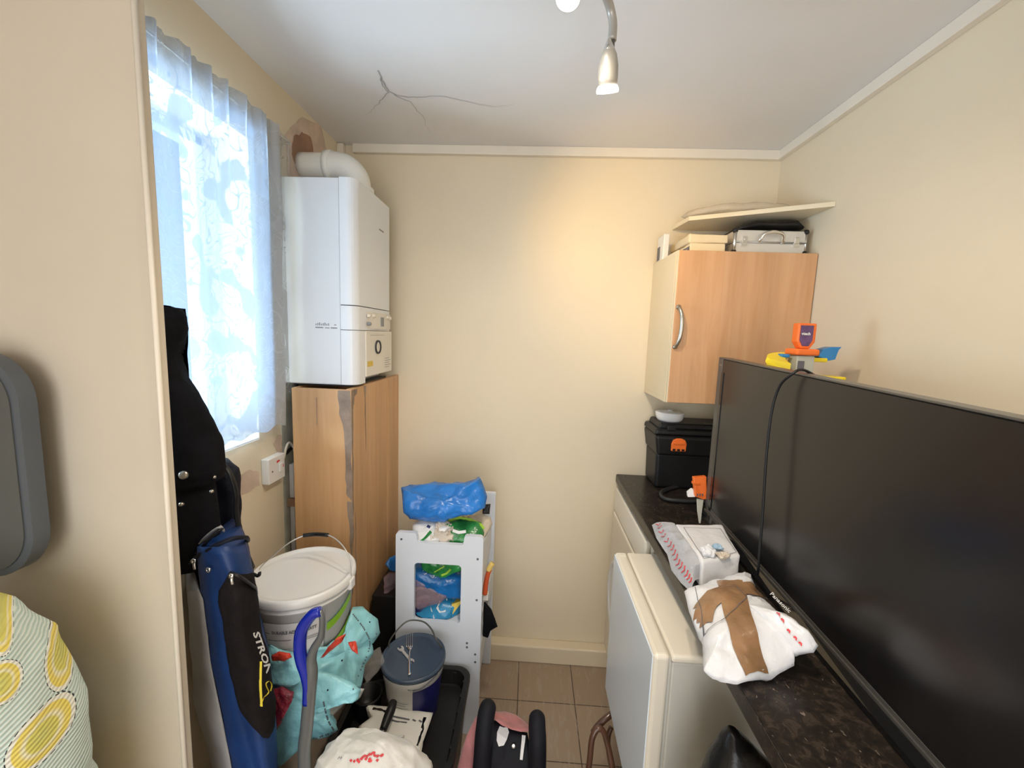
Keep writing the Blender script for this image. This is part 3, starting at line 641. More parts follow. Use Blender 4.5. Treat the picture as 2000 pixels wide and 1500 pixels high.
# ============================================================ wall cabinet and things above it
cb = thing('wall_cabinet', 'small wall cabinet with orange beech door in the right corner', 'cabinet', (.756, 1.70, 1.318))
b = B(); box(b, (.512, 1.566, 1.318), (1.001, D-.001, 1.336), .001); box(b, (.512, 1.566, 1.857), (1.001, D-.001, 1.875), .001); box(b, (.512, 1.566, 1.336), (.528, D-.001, 1.857)); box(b, (.984, 1.566, 1.336), (1.001, D-.001, 1.857)); box(b, (.528, D-.01, 1.336), (.984, D-.001, 1.857)); mk('carcass', b, 'carcass', cb)
b = B(); box(b, (.516, 1.545, 1.320), (.999, 1.563, 1.874), .002); dr = mk('door', b, 'beech', cb)
b = B(); box(b, (.5135, 1.546, 1.320), (.516, 1.562, 1.874)); mk('door_edging', b, 'carcass', dr)
b = B(); P = [V((.528, 1.545, 1.672)), V((.528, 1.530, 1.668)), V((.534, 1.518, 1.640)), V((.536, 1.516, 1.60)), V((.533, 1.518, 1.560)), V((.527, 1.530, 1.532)), V((.527, 1.545, 1.528))]
tube(b, P, lambda t: .0048+.003*math.sin(math.pi*t), 12, 6); lathe(b, [(0, .012), (.008, .010), (.009, 0)], (.528, 1.545, 1.672), (0, -1, 0), 16); lathe(b, [(0, .012), (.008, .010), (.009, 0)], (.527, 1.545, 1.528), (0, -1, 0), 16); mk('handle', b, 'nickel', dr, smooth=True)
CT = 1.875
b = B(); sz = 2.018; pl = [at(1606, 403, 'z', sz), at(1345, 431, 'z', sz), at(1313, 449, 'z', sz)]; pl[0].x = min(pl[0].x, 1.0)
poly = [V((1.001, pl[0].y-.004, sz)), pl[1], pl[2], V((pl[2].x, D-.001, sz)), V((1.001, D-.001, sz))]
prism(b, poly, (0, 0, .016), .001); tag(mk('corner_shelf', b, 'carcass'), 'cream corner shelf board with cut off front above the cabinet', 'shelf')
case = thing('aluminium_case', 'silver aluminium briefcase with black corners on top of the cabinet', 'case', (.855, 1.69, CT))
x0, x1, y0, y1, z0, z1 = .722, .982, 1.585, 1.80, CT+.001, CT+.088
b = B(); box(b, (x0+.004, y0+.003, z0+.003), (x1-.004, y1, z0+.040), .004); mk('base', b, 'alu', case)
b = B(); box(b, (x0+.004, y0+.003, z0+.042), (x1-.004, y1, z1-.003), .004); mk('lid', b, 'alu', case)
b = B(); tube(b, [(x0+.004, y0+.004, z0+.004), (x0+.004, y0+.004, z1-.004)], .006, 10, 0); tube(b, [(x1-.004, y0+.004, z0+.004), (x1-.004, y0+.004, z1-.004)], .004, 10, 0)
box(b, (x0, y0, z0+.039), (x1, y0+.004, z0+.043)); mk('edge_trim', b, 'silver', case, smooth=True)
for x in (x0+.004, x1-.004):
    for z in (z0+.006, z1-.006): b = B(); t = bmesh.new(); bmesh.ops.create_uvsphere(t, u_segments=16, v_segments=10, radius=.0095, matrix=Matrix.Translation((x, y0+.006, z))); merge(b, t); mk('corner_cap', b, 'black', case, smooth=True)
for x in (x0+.036, x1-.040):
    b = B(); box(b, (x-.011, y0-.003, z0+.026), (x+.011, y0+.003, z0+.040), .001); box(b, (x-.009, y0-.006, z0+.038), (x+.009, y0+.003, z0+.060), .002); lathe(b, [(0, .008), (.003, .008), (.003, 0)], (x, y0, z0+.050), (0, -1, 0), 12); mk('latch', b, 'chrome', case)
b = B(); tube(b, [(.808, y0+.003, z0+.040), (.809, y0-.010, z0+.045), (.817, y0-.018, z0+.064), (.838, y0-.020, z0+.072), (.862, y0-.020, z0+.072), (.884, y0-.018, z0+.064), (.891, y0-.010, z0+.044), (.892, y0+.003, z0+.038)], lambda t: .004+.002*math.sin(math.pi*t), 12); mk('carry_handle', b, 'chrome', case, smooth=True)
b = B(); rg = []
for k in range(13):
    u = k/12; x = .738+.24*u; hgt = .006+(.036+.016*u)*min(1, (u*3.2))**.8; ra = []
    if k in (0, 12): hgt *= .5
    for a in range(16):
        an = 2*math.pi*a/16; ra.append((x, 1.70+.095*math.cos(an), z1+.001+hgt*.5+hgt*.5*math.sin(an)))
    rg.append(ra)
loft(b, rg); rough(b, .004, 14, 2); bb = tag(mk('black_pouch', b, 'leather', smooth=True), 'limp black leather pouch wedged between silver case and shelf', 'bag')
# two paper pads and the white box beside them
def softbox(b, lo, hi, n=5, amt=.002, fr=12, seed=0, bev=.004):
    t = bmesh.new(); box(t, lo, hi, bev, 2); bmesh.ops.subdivide_edges(t, edges=[e for e in t.edges if e.calc_length() > .012], cuts=n, use_grid_fill=True); rough(t, amt, fr, seed); merge(b, t)
b = B(); softbox(b, (.572, 1.60, CT+.001), (.700, 1.80, CT+.037), seed=4); pad = tag(mk('paper_pad', b, 'kraft'), 'lower of two cream cardboard packs on the cabinet, with dark label', 'box', 'cream packs on top of the wall cabinet')
b = B(); f = lambda u, v: V((.5705, 1.74-u, CT+.004+v)); patch(b, f, .04, .135, .0, .022); mk('label_patch', b, 'hole', pad)
b = B(); text(b, 'LTD', .016, lambda u, v: V((.5697, 1.652-u, CT+.007+v)), bold=.0004); mk('label_lettering', b, 'white_print', pad)
b = B(); softbox(b, (.566, 1.598, CT+.039), (.706, 1.81, CT+.068), seed=9, amt=.003)
tag(mk('paper_pad', b, 'kraft'), 'upper of two cream cardboard packs on the cabinet, curling up', 'box', 'cream packs on top of the wall cabinet')
bx = thing('slim_box', 'slim upright white box with black print at the cabinet corner', 'box', (.53, 1.77, CT))
b = B(); box(b, (.5145, 1.735, CT+.0005), (.536, 1.815, CT+.100), .002); mk('carton', b, 'tubewhite', bx)
b = B(); patch(b, lambda u, v: V((.5138, 1.812-u, CT+.004+v)), 0, .036, 0, .055); mk('printed_panel', b, 'hole', bx)
b = B(); pl2 = [at(1330, 425, 'z', 2.036), at(1420, 408, 'z', 2.036), at(1500, 398, 'z', 2.036), at(1590, 393, 'z', 2.036), V((.975, 1.80, 2.036)), V((.80, 1.80, 2.036)), V((.64, 1.80, 2.036))]
pl2 = [V((min(p.x, .985), max(p.y, 1.60), 2.0385)) for p in pl2]; pillow(b, pl2, .040, .001, nrm=(0, 0, 1), rings=8); rough(b, .006, 11, 3, True)
for v in b.verts: v.co.z = max(v.co.z, 2.0355)
tag(mk('polythene_bag', b, 'clear_warm', smooth=True), 'crumpled translucent polythene bag lying on the corner shelf', 'bag')

# ============================================================ toolbox, dish, hose, orange tool on the worktop
tb = thing('toolbox', 'black plastic toolbox with orange latch at the back of the worktop', 'toolbox', (.68, 1.755, WT))
def taper(b, x0, x1, y0, y1, z0, z1, dx0, dx1, bev=.008):
    t = bmesh.new(); box(t, (0, 0, 0), (1, 1, 1))
    for v in t.verts:
        d = dx0 if v.co.z < .5 else dx1; v.co = V((x0-d+(x1-x0+2*d)*v.co.x, y0-d*.5+(y1-y0+d*.5)*v.co.y, z0+(z1-z0)*v.co.z))
    bmesh.ops.bevel(t, geom=t.edges[:], offset=bev, segments=3, profile=.5, affect='EDGES'); merge(b, t)
b = B(); taper(b, .540, .84, 1.685, 1.84, WT+.001, 1.085, 0, .004, .012); mk('tub', b, 'black', tb)
b = B(); taper(b, .535, .85, 1.665, 1.842, 1.08, 1.165, .002, .016, .012); mk('tub_rim', b, 'black', tb)
b = B(); taper(b, .530, .855, 1.672, 1.842, 1.166, 1.190, .012, .006, .008); taper(b, .545, .84, 1.69, 1.835, 1.188, 1.212, .008, 0, .006); mk('lid', b, 'black', tb)
b = B(); box(b, (.565, 1.66, 1.187), (.60, 1.672, 1.205), .003); mk('catch', b, 'black', tb); b = B(); box(b, (.72, 1.69, 1.212), (.84, 1.70, 1.217), .002); mk('carry_handle', b, 'tvframe', tb)
b = B(); prism(b, [(.582+x, 1.647, 1.106+z) for x, z in ((0, 0), (.058, 0), (.060, .030), (.054, .046), (.040, .053), (.020, .053), (.006, .046), (0, .030))], (0, .010, 0), .0025)
box(b, (.590, 1.643, 1.135), (.634, 1.648, 1.146), .002); mk('latch', b, 'orange', tb)
b = B(); [box(b, (.587+k*.018, 1.6455, 1.108), (.598+k*.018, 1.6475, 1.116)) for k in range(3)]; mk('latch_slot', b, 'black', tb)
di = thing('white_dish', 'round white plastic lidded dish on top of the black toolbox', 'dish', (.598, 1.745, 1.2125))
b = B(); lathe(b, [(0, 0), (.046, 0), (.054, .010), (.058, .026), (.058, .031), (.054, .031), (0, .030)], (.598, 1.745, 1.2125), (0, 0, 1), 36, 1, .9); mk('bowl', b, 'white_plastic', di, smooth=True)
b = B(); lathe(b, [(.0585, .030), (.060, .034), (.056, .038), (.040, .041), (.012, .041), (.010, .046), (0, .047)], (.598, 1.745, 1.2125), (0, 0, 1), 36, 1, .9); mk('dish_lid', b, 'white_plastic', di, smooth=True)
b = B(); hz = WT+.009
tube(b, [V((.735, 1.645, 1.00)), at(1384, 936, 'z', WT+.03), at(1345, 946, 'z', hz), at(1305, 955, 'z', hz), at(1291, 965, 'z', hz), at(1302, 975, 'z', hz), at(1340, 979, 'z', hz), at(1390, 981, 'z', hz), V((.72, 1.49, hz))], .0085, 12)
tag(mk('black_hose', b, 'sleeve', smooth=True), 'black rubber hose curling on the worktop before the toolbox', 'hose')
ot = thing('orange_tool', 'orange handled tool with tapering grey blade, leaning at television edge', 'tool', at(1366, 1022, 'z', WT))
P = lambda x, y, Y: at(x, y, 'y', Y)
b = B(); prism(b, [P(1355, 933, 1.43), P(1380, 931, 1.43), P(1381, 975, 1.41), P(1374, 976, 1.41), P(1358, 970, 1.41)], (0, .018, 0), .002); box(b, P(1356, 946, 1.425)-V((.003, .004, .002)), P(1356, 946, 1.425)+V((.02, .02, .006)), .001); mk('handle', b, 'orange', ot)
b = B(); prism(b, [P(1361, 974, 1.415), P(1374, 976, 1.415), P(1371, 998, 1.39), P(1368.5, 1022, 1.365), P(1365.5, 1022, 1.365), P(1362, 998, 1.39)], (0, .003, 0)); mk('blade', b, 'toygrey', ot)
b = B(); prism(b, [P(1343, 962, 1.43), P(1352, 955, 1.43), P(1358, 957, 1.43), P(1358, 971, 1.42), P(1344, 971, 1.42)], (0, .012, 0), .001); mk('guard', b, 'white_plastic', ot)
b = B(); [box(b, P(1362+k*5, 966, 1.409)-V((.002, .002, .004)), P(1362+k*5, 966, 1.409)+V((.002, 0, .003))) for k in range(3)]; mk('tooth_mark', b, 'hole', ot)

# ============================================================ parcels
MT['toygrey_blue'] = M('pale_blue_wrapper', (.36, .52, .66), .35, var=.3, vs_=90)
m1 = thing('parcel', 'white mailer parcel with boxy shape and red chevron flap, behind the taped one', 'parcel', (.52, 1.11, WT+.001))
top = [at(1318, 1022, 'z', 1.005), at(1411, 1026, 'z', 1.005), at(1447, 1084, 'z', 1.0), at(1372, 1098, 'z', 1.0)]
bot = [at(1306, 1040, 'z', WT+.002), at(1400, 1040, 'z', WT+.002), at(1440, 1150, 'z', WT+.002), at(1368, 1152, 'z', WT+.002)]
bot[1].x = min(bot[1].x, .610); bot[2].x = min(bot[2].x, .590); top[1].x = min(top[1].x, .606)
t = bmesh.new(); a = [t.verts.new(p) for p in bot]; c = [t.verts.new(p) for p in top]; t.faces.new(a[::-1]); t.faces.new(c)
for k in range(4): t.faces.new((a[k], a[(k+1) % 4], c[(k+1) % 4], c[k]))
bmesh.ops.bevel(t, geom=t.edges[:], offset=.006, segments=3, profile=.5, affect='EDGES'); bmesh.ops.subdivide_edges(t, edges=[e for e in t.edges if e.calc_length() > .02], cuts=7, use_grid_fill=True); rough(t, .0035, 12, 5)
for v in t.verts: v.co.z = max(v.co.z, WT+.001)
b = B(); merge(b, t); dmesh = drape_fn(b, (0, 0, -1)); mk('wrapped_box', b, 'mailer', m1, smooth=True)
# flap hanging from the left side
fl = [(at(1318, 1024, 'z', 1.0), at(1273, 1025, 'z', .955)), (at(1328, 1040, 'z', 1.004), at(1282, 1052, 'z', .955)), (at(1340, 1056, 'z', 1.004), at(1303, 1083, 'z', .950)), (at(1356, 1077, 'z', 1.002), at(1311, 1112, 'z', .945)), (at(1370, 1098, 'z', .995), at(1330, 1138, 'z', .940)), (at(1369, 1130, 'z', .955), at(1349, 1157, 'z', .938))]
def flapfn(t_, s_):
    i = min(int(t_*(len(fl)-1)), len(fl)-2); q = t_*(len(fl)-1)-i; a = fl[i][0].lerp(fl[i+1][0], q); c_ = fl[i][1].lerp(fl[i+1][1], q); p = a.lerp(c_, s_)
    return p + V((-.3, 0, 1))*(.007*noise.noise(p*26) + .010*math.sin(math.pi*s_))
t = bmesh.new(); patch(t, flapfn, 0, 1, 0, 1, 40, 12); g = bmesh.ops.solidify(t, geom=t.faces[:], thickness=.0012); b = B(); merge(b, t); mk('sealed_flap', b, 'mailer2', m1, smooth=True)
b = B()
for k in range(15):
    t0 = .03+k*.064; f_ = lambda s, dt: flapfn(min(1, t0+dt), s)+V((-.0010, 0, .0022))
    ribbon(b, [f_(.60, 0), f_(.71, .026), f_(.82, 0)], .0034, (-.4, -.1, .9))
mk('red_chevrons', b, 'red_print', m1)
b = B(); rc = [at(1337, 1043, 'z', 1.01), at(1392, 1045, 'z', 1.01), at(1422, 1097, 'z', 1.01), at(1371, 1091, 'z', 1.01)]
q = [top[0].lerp(top[2], .15), top[1].lerp(top[3], .12), top[2].lerp(top[0], .06), top[3].lerp(top[1], .06)]
for i in range(4):
    P2 = [dmesh(q[i].lerp(q[(i+1) % 4], k/12)+V((0, 0, .1))) for k in range(13)]; ribbon(b, P2, .0012, (0, 0, 1))
mk('printed_border', b, 'hole', m1)
for i, (px, py, sx_, mt_, lb) in enumerate(((1383, 1062, .017, 'mailer2', 'crumpled white sweet wrapper on the boxy parcel'), (1402, 1055, .012, 'toygrey_blue', 'crumpled light blue sweet wrapper on the boxy parcel'), (1411, 1068, .014, 'beigebag', 'crumpled pale wrapper nearest the television on the boxy parcel'))):
    t = bmesh.new(); c_ = dmesh(at(px, py, 'z', 1.03)+V((0, 0, .05))); c_.z = 1.003+sx_*.42
    bmesh.ops.create_icosphere(t, subdivisions=4, radius=sx_, matrix=Matrix.Translation(c_) @ Matrix.Diagonal((1.25, .9, .55, 1))); rough(t, .010, 55, i)
    b = B(); merge(b, t); tag(mk('crumpled_wrapper', b, mt_, smooth=False), lb, 'wrapper', 'crumpled wrappers on the parcel')

m2 = thing('parcel', 'white mailer parcel crossed with brown tape, overhanging the fridge', 'parcel', (.48, .83, WT+.001))
ol = [(1337, 1163, .965), (1362, 1148, .965), (1420, 1128, .975), (1452, 1118, .972), (1478, 1124, .968), (1480, 1162, .958), (1500, 1186, .960), (1545, 1224, .975), (1598, 1262, 1.0), (1590, 1276, .990), (1553, 1281, .975), (1552, 1302, .96), (1500, 1327, .945), (1440, 1337, .945), (1392, 1326, .945), (1374, 1311, .95), (1372, 1260, .96), (1352, 1215, .965)]
O = [at(x, y, 'z', z) for x, y, z in ol]
for p in O: p.x = min(p.x, .580)
b = B(); pillow(b, O, .046, .030, rings=14, pw=.66, sub=6, nrm=(0, 0, 1)); bmesh.ops.subdivide_edges(b, edges=[e for e in b.edges if e.calc_length() > .012], cuts=1, use_grid_fill=True); rough(b, .0075, 11, 8, True); rough(b, .003, 34, 3, True)
for v in b.verts:
    if v.co.x > .385: v.co.z = max(v.co.z, WT+.0015)
dm2 = drape_fn(b, (0, 0, -1), .0032); cm2 = cast_fn(b, .003); mk('plastic_mailer', b, 'mailer2', m2, smooth=True)
def strip(b, A, w, n=26, nv=6, fn=dm2):
    A = smoothpath(A, 6); g = []
    for i, p in enumerate(A):
        d = (A[min(i+1, len(A)-1)]-A[max(i-1, 0)]).normalized(); s = V((0, 0, 1)).cross(d).normalized()
        g.append([b.verts.new(fn(V((p.x, p.y, 1.2))+s*w*(j/nv-.5))) for j in range(nv+1)])
    for i in range(len(g)-1):
        for j in range(nv):
            q = (g[i][j], g[i+1][j], g[i+1][j+1], g[i][j+1])
            if all(v.co.z < 1.1 for v in q): b.faces.new(q)
    for v in [v for v in b.verts if not v.link_faces]: b.verts.remove(v)
b = B(); strip(b, [at(1424, 1136, 'z', 1.0), at(1440, 1195, 'z', 1.01), at(1465, 1260, 'z', .995), at(1482, 1328, 'z', .95)], .052); mk('parcel_tape', b, 'tape', m2, smooth=True)
b = B(); strip(b, [at(1366, 1222, 'z', .975), at(1378, 1185, 'z', .99), at(1420, 1163, 'z', 1.0), at(1465, 1165, 'z', .99), at(1496, 1185, 'z', .965)], .044, fn=drape_fn_ if False else (lambda p: dm2(p)+V((0, 0, -.0005)))); mk('parcel_tape', b, 'tape', m2, smooth=True)
b = B()
for A in ([at(1357, 1150, 'z', .99), at(1370, 1185, 'z', 1.0), at(1377, 1217, 'z', 1.0)], [at(1377, 1217, 'z', 1.0), at(1418, 1202, 'z', 1.01), at(1458, 1180, 'z', 1.0)], [at(1458, 1180, 'z', 1.0), at(1438, 1158, 'z', 1.0)]): strip(b, A, .0013, nv=1, fn=lambda p: dm2(p)+V((0, 0, .0008)))
mk('printed_border', b, 'hole', m2)
b = B()
for x, y in ((1520, 1198), (1528, 1211), (1540, 1232), (1553, 1246), (1563, 1257)):
    q = [cm2(x+i, y+j) for i, j in ((-4, -3), (0, -4), (4, 0), (3, 5), (1, 5), (.5, .5), (-3, 0))]
    face(b, q)
mk('red_marks', b, 'red_print', m2)

# ============================================================ toy behind the television
ty = thing('toy_track_tower', 'orange topped grey toy tower with yellow and blue track behind television', 'toy', (.80, 1.25, WT))
tx, tyy = .795, 1.25
b = B(); box(b, (tx-.025, tyy-.022, WT+.001), (tx+.025, tyy+.022, 1.52), .003); mk('post', b, 'toygrey', ty)
b = B(); box(b, (tx-.022, tyy-.0235, 1.475), (tx-.004, tyy-.0215, 1.505)); mk('window_slot', b, 'hole', ty)
b = B(); box(b, (tx-.033, tyy-.03, 1.521), (tx+.033, tyy+.03, 1.540), .006, 3); sh = [(-.013, 0), (.013, 0), (.026, .020), (.026, .074), (-.026, .074), (-.026, .020)]
prism(b, [(tx+x, tyy-.014, 1.540+z) for x, z in sh], (0, .028, 0), .004); cap = mk('orange_cap', b, 'orange', ty)
b = B(); prism(b, [(tx-.002+x*.68, tyy-.0155, 1.548+z*.80) for x, z in sh], (0, .002, 0)); bd = mk('badge', b, 'purple', ty)
b = B(); text(b, 'vtech', .0115, lambda u, v: V((tx-.017+u, tyy-.0162, 1.580+v)), bold=.0004); mk('badge_lettering', b, 'white_print', ty)
T_ = lambda x, y, Y=1.20: at(x, y, 'y', Y)
b = B(); t = bmesh.new(); g = []
for k in range(13):
    u = k/12; a_ = math.pi*(1.0-u*.62); cx_ = tx-.062; R1, R2 = .020, .062
    g.append([V((tx-.034+(-.095+.035*u)*math.sin(math.pi*(.5+.0*u))*(1-u**2.2)+.0, tyy-.05+.085*u, 1.500+.014*u)), V((tx-.030+(-.095)*(1-u**2.2)*.93, tyy-.05+.085*u, 1.502+.020*math.sin(u*1.4)+.006)), V((tx-.020+(-.045)*(1-u**2), tyy-.062+.092*u, 1.498+.022*u)), V((tx-.020+(-.045)*(1-u**2), tyy-.06+.092*u, 1.470+.036*u)), V((tx-.034+(-.080)*(1-u**2.2), tyy-.05+.085*u, 1.478+.025*u))])
loft(b, g); box(b, (tx+.02, tyy-.01, 1.503), (tx+.070, tyy+.03, 1.515), .003); box(b, (tx+.03, tyy-.01, 1.452), (tx+.13, tyy+.05, 1.462), .004); mk('yellow_track', b, 'toyyellow', ty, smooth=False)
b = B(); q = [V((tx+.050, tyy, 1.518)), V((tx+.060, tyy, 1.540)), V((tx+.085, tyy, 1.548)), V((tx+.112, tyy, 1.549)), V((tx+.103, tyy, 1.540)), V((tx+.098, tyy, 1.512)), V((tx+.082, tyy, 1.508))]
prism(b, q, (0, .035, 0), .001); box(b, (tx-.062, tyy-.005, 1.512), (tx-.034, tyy+.02, 1.523), .004); mk('blue_ramp', b, 'toyblue', ty)

# ============================================================ black object and bentwood loops by the fridge
b = B(); R = []
for z, cx, cy_, rx, ry in loftpath([(.0, .40, .62, .12, .09), (.25, .41, .63, .13, .09), (.55, .43, .66, .12, .08), (.70, .437, .68, .095, .06), (.775, .425, .69, .058, .042), (.82, .408, .695, .026, .025), (.838, .402, .697, .010, .012)], 6): R.append(oval((cx, cy_, z), rx, ry, 28, .15, 3, .85))
loft(b, R); rough(b, .006, 9, 6); bh = tag(mk('black_bag', b, 'leather', smooth=True), 'glossy black peaked bag standing under the worktop beside the fridge', 'bag')
bt = thing('bentwood_frame', 'dark brown bentwood loops standing at the foot of the fridge', 'frame', (.27, 1.2, 0))
for P_, r_ in (([at(1140, 1560, 'y', 1.17), at(1151, 1490, 'y', 1.17), at(1156, 1445, 'y', 1.18), at(1166, 1424, 'y', 1.19), at(1178, 1428, 'y', 1.19), at(1187, 1455, 'y', 1.18), at(1196, 1500, 'y', 1.16), at(1200, 1550, 'y', 1.15)], .0095), ([at(1158, 1432, 'y', 1.21), at(1168, 1418, 'y', 1.22), at(1182, 1404, 'y', 1.23), at(1196, 1394, 'y', 1.24), at(1202, 1392, 'y', 1.24)], .010), ([at(1208, 1560, 'y', 1.22), at(1190, 1480, 'y', 1.23), at(1188, 1440, 'y', 1.24), at(1194, 1420, 'y', 1.25)], .008)):
    b = B(); tube(b, P_, r_, 12); mk('bent_rail', b, 'bent', bt, smooth=True)
b = B()
for x in (.228, .282): tube(b, [(x, 1.16, .10), (x+.002, 1.16, .0)], .009, 10, 0)
mk('foot_rail', b, 'bent', bt, smooth=True)
# ============================================================ grey panel and lemon print bag by the partition
gp = thing('wall_unit', 'grey rounded corner plastic unit fixed to the beige partition', 'wall unit', (-.93, .66, 1.10))
c0, c1 = at(0, 686, 'y', .645), at(85, 960, 'y', .655); pz0, pz1 = at(0, 1124, 'y', .64).z, at(0, 688, 'y', .64).z
rr = [(x-.952, z+(pz0+pz1)/2) for x, z in rrect(.102, (pz1-pz0)/2, .085, 10)]
b = B(); prism(b, [(x, .636, z) for x, z in rr], (0, .026, 0), .004); mk('rim', b, 'greyrim', gp)
b = B(); prism(b, [((x+.952)*.90-.952-.004, .634, (z-(pz0+pz1)/2)*.955+(pz0+pz1)/2) for x, z in rr], (0, .003, 0), .0008); mk('face', b, 'greypanel', gp)
b = B(); box(b, (-1.02, .662, 1.24), (-.92, .6995, 1.38)); mk('wall_bracket', b, 'greyrim', gp)
c = at(0, 1400, 'y', .5)
b = B(); R = []
for z, cx, cy_, rx, ry in loftpath([(0, -.873, .50, .14, .11), (.3, -.873, .50, .17, .13), (.75, -.868, .50, .185, .14), (.92, -.868, .50, .178, .135), (1.03, -.873, .50, .155, .12), (1.095, -.875, .50, .115, .09), (1.125, -.90, .50, .07, .055), (1.138, -.92, .50, .02, .02)], 8): R.append(oval((cx, cy_, z), rx, ry, 72, .08, 5, .9))
loft(b, R); rough(b, .007, 10, 4, True)
b.normal_update(); tr_ = BVHTree.FromBMesh(b); lm = []
for px, py, wx, wz, tl in ((2, 1207, 15, 46, .1), (66, 1188, 26, 34, -.3), (120, 1268, 24, 52, .05), (4, 1335, 26, 40, .3), (84, 1436, 50, 52, -.2), (-60, 1460, 30, 50, 0)):
    d_ = (at(px, py, 'y', 1.0)-V((0, 0, H))).normalized(); h = tr_.ray_cast(V((0, 0, H)), d_)
    if h[0] is None: continue
    p = h[0]; k = (p-V((0, 0, H))).dot(FW)/FPX*.82; lm.append(((p.x+.90)*.61+(p.y-.5)*.79, p.z, wx*k, wz*k, tl))
taken = [(l[0], l[1]) for l in lm]; random.seed(11)
for k in range(60):
    u_, v_ = random.uniform(-.17, .19), random.uniform(.06, 1.02)
    if len(lm) < 20 and all(math.hypot(u_-a, v_-b_) > .115 for a, b_ in taken): taken.append((u_, v_)); lm.append((u_, v_, .036, .046, random.uniform(-.6, .6)))
MT['lemon'] = mat_lemon(lm)
tag(mk('laundry_bag', b, 'lemon', smooth=True, origin=(-.90, .5, 0)), 'stuffed mint striped cotton bag printed with yellow lemon slices', 'bag')

# ============================================================ coats and sports bag hanging behind the partition
YC = .875
def body(rows, ydepth, seg=36, wob=.06, seed=0):
    R = []
    for (px0, px1, py) in rows:
        a, c_ = at(px0, py, 'y', YC), at(px1, py, 'y', YC); R.append((a.z, (a.x+c_.x)/2, YC, (c_.x-a.x)/2, ydepth))
    return [oval((cx, y, z), rx, ry, seg, wob, seed, .9) for z, cx, y, rx, ry in loftpath(R, 5)]
ctt = thing('black_coat', 'long black coat with metal buttons hanging beside the bright window', 'coat', (-.80, .875, .95))
b = B(); ov = body([(290, 331, 598), (287, 342, 616), (286, 344, 640), (286, 340, 690), (286, 350, 735), (286, 372, 760), (287, 400, 800), (288, 420, 850), (290, 428, 885), (290, 434, 912), (291, 426, 932), (292, 412, 940)], .055, seed=2)
loft(b, ov); rough(b, .009, 9, 2)
for v in b.verts: v.co.x = max(v.co.x, XL+.062)
mk('coat_body', b, 'coat', ctt, smooth=True)
b = B(); loft(b, body([(292, 405, 925), (292, 412, 960), (294, 420, 1010), (296, 425, 1060), (298, 420, 1085), (306, 405, 1100)], .050, seed=7)); rough(b, .007, 9, 9)
for v in b.verts: v.co.x = max(v.co.x, XL+.062)
mk('coat_skirt', b, 'coat', ctt, smooth=True)
for px, py, r in ((358, 928, .0095), (354, 985, .005)):
    b = B(); p = at(px, py, 'y', .815); lathe(b, [(0, .004), (r*.7, .0035), (r, .001), (r, -.003), (0, -.004)], p, (.2, -1, .1), 20); mk('button', b, 'nickel', ctt, smooth=True)
bp_ = thing('navy_rucksack', 'dark navy rucksack strap and side hanging behind the black coat', 'bag', (-.74, .95, .9))
b = B(); YC = .985; loft(b, body([(330, 440, 900), (335, 458, 915), (340, 466, 945), (340, 468, 990), (340, 466, 1020), (342, 480, 1055), (345, 492, 1100), (350, 498, 1140), (360, 500, 1180)], .040, seed=11)); rough(b, .008, 11, 12)
for v in b.verts: v.co.x = max(v.co.x, XL+.002)
mk('bag_body', b, 'navy', bp_, smooth=True)
b = B(); tube(b, [at(436, 905, 'y', .945), at(452, 930, 'y', .94), at(462, 965, 'y', .94), at(462, 1005, 'y', .94), at(474, 1060, 'y', .94), at(494, 1110, 'y', .965)], .007, 8, flat=.5); mk('strap', b, 'black', bp_, smooth=True)
b = B(); tube(b, [at(492, 1120, 'y', .96), at(505, 1125, 'y', .955), at(507, 1118, 'y', .955)], .005, 8, flat=.6); mk('strap_end', b, 'black', bp_, smooth=True)
for px, py in ((413, 960), (418, 932)): b = B(); lathe(b, [(0, .003), (.004, .002), (.004, -.002)], at(px, py, 'y', .825 if px < 415 else .86), (0, -1, 0), 12); mk('rivet', b, 'nickel', bp_, smooth=True)
YC = .875
sp_ = thing('sports_bag', 'tall upright blue and grey sports bag with black pocket and yellow print', 'bag', (-.70, .88, 0))
rows = [(1068, 376, 384, 400, 478), (1094, 371, 382, 410, 488), (1119, 370, 384, 424, 496), (1153, 367, 388, 428, 501), (1170, 366, 396, 426, 504), (1223, 368, 404, 435, 510), (1292, 373, 411, 444, 527), (1361, 378, 425, 460, 538), (1431, 393, 439, 480, 540), (1500, 411, 453, 500, 541), (1600, 430, 470, 520, 545), (1760, 455, 500, 540, 560)]
def rowat(py):
    for a, c_ in zip(rows, rows[1:]):
        if py <= c_[0]: t = max(0, (py-a[0])/(c_[0]-a[0])); return [p+(q-p)*t for p, q in zip(a, c_)]
    return list(rows[-1])
DY = (.860, .815, .800, .850)
def bagpt(py, s, off=0):
    r = rowat(py); i = min(int(s), 2); q = s-i; px = r[1+i]+(r[2+i]-r[1+i])*q; Y = DY[i]+(DY[i+1]-DY[i])*q
    bul = (.018, .006, .026)[i]*math.sin(math.pi*q); p = at(px, py, 'y', Y-bul-off); return p
def bagrings(s0, s1, pys, back, ns=12, off=0, inset=0):
    R = []
    for py in pys:
        F = [bagpt(py, s0+(s1-s0)*k/ns, off) for k in range(ns+1)]; z = F[0].z
        rr_ = rowat(py); e_ = at(rr_[4] if s1 > 1.5 else rr_[2]-6, py, 'y', back); R.append(F + [V((e_.x-.012, back, F[-1].z)), V((min(F[0].x, e_.x-.03), back, F[0].z))])
    return R
pys = [1068+k*(1760-1068)/40 for k in range(41)]
def crumple(b, a, f, s): rough(b, a, f, s); [setattr(v.co, 'x', max(v.co.x, XL+.002)) for v in b.verts]; [setattr(v.co, 'z', max(v.co.z, .001)) for v in b.verts]
b = B(); R = bagrings(.98, 3, pys, .955, 18); z0 = R[-1][0].z
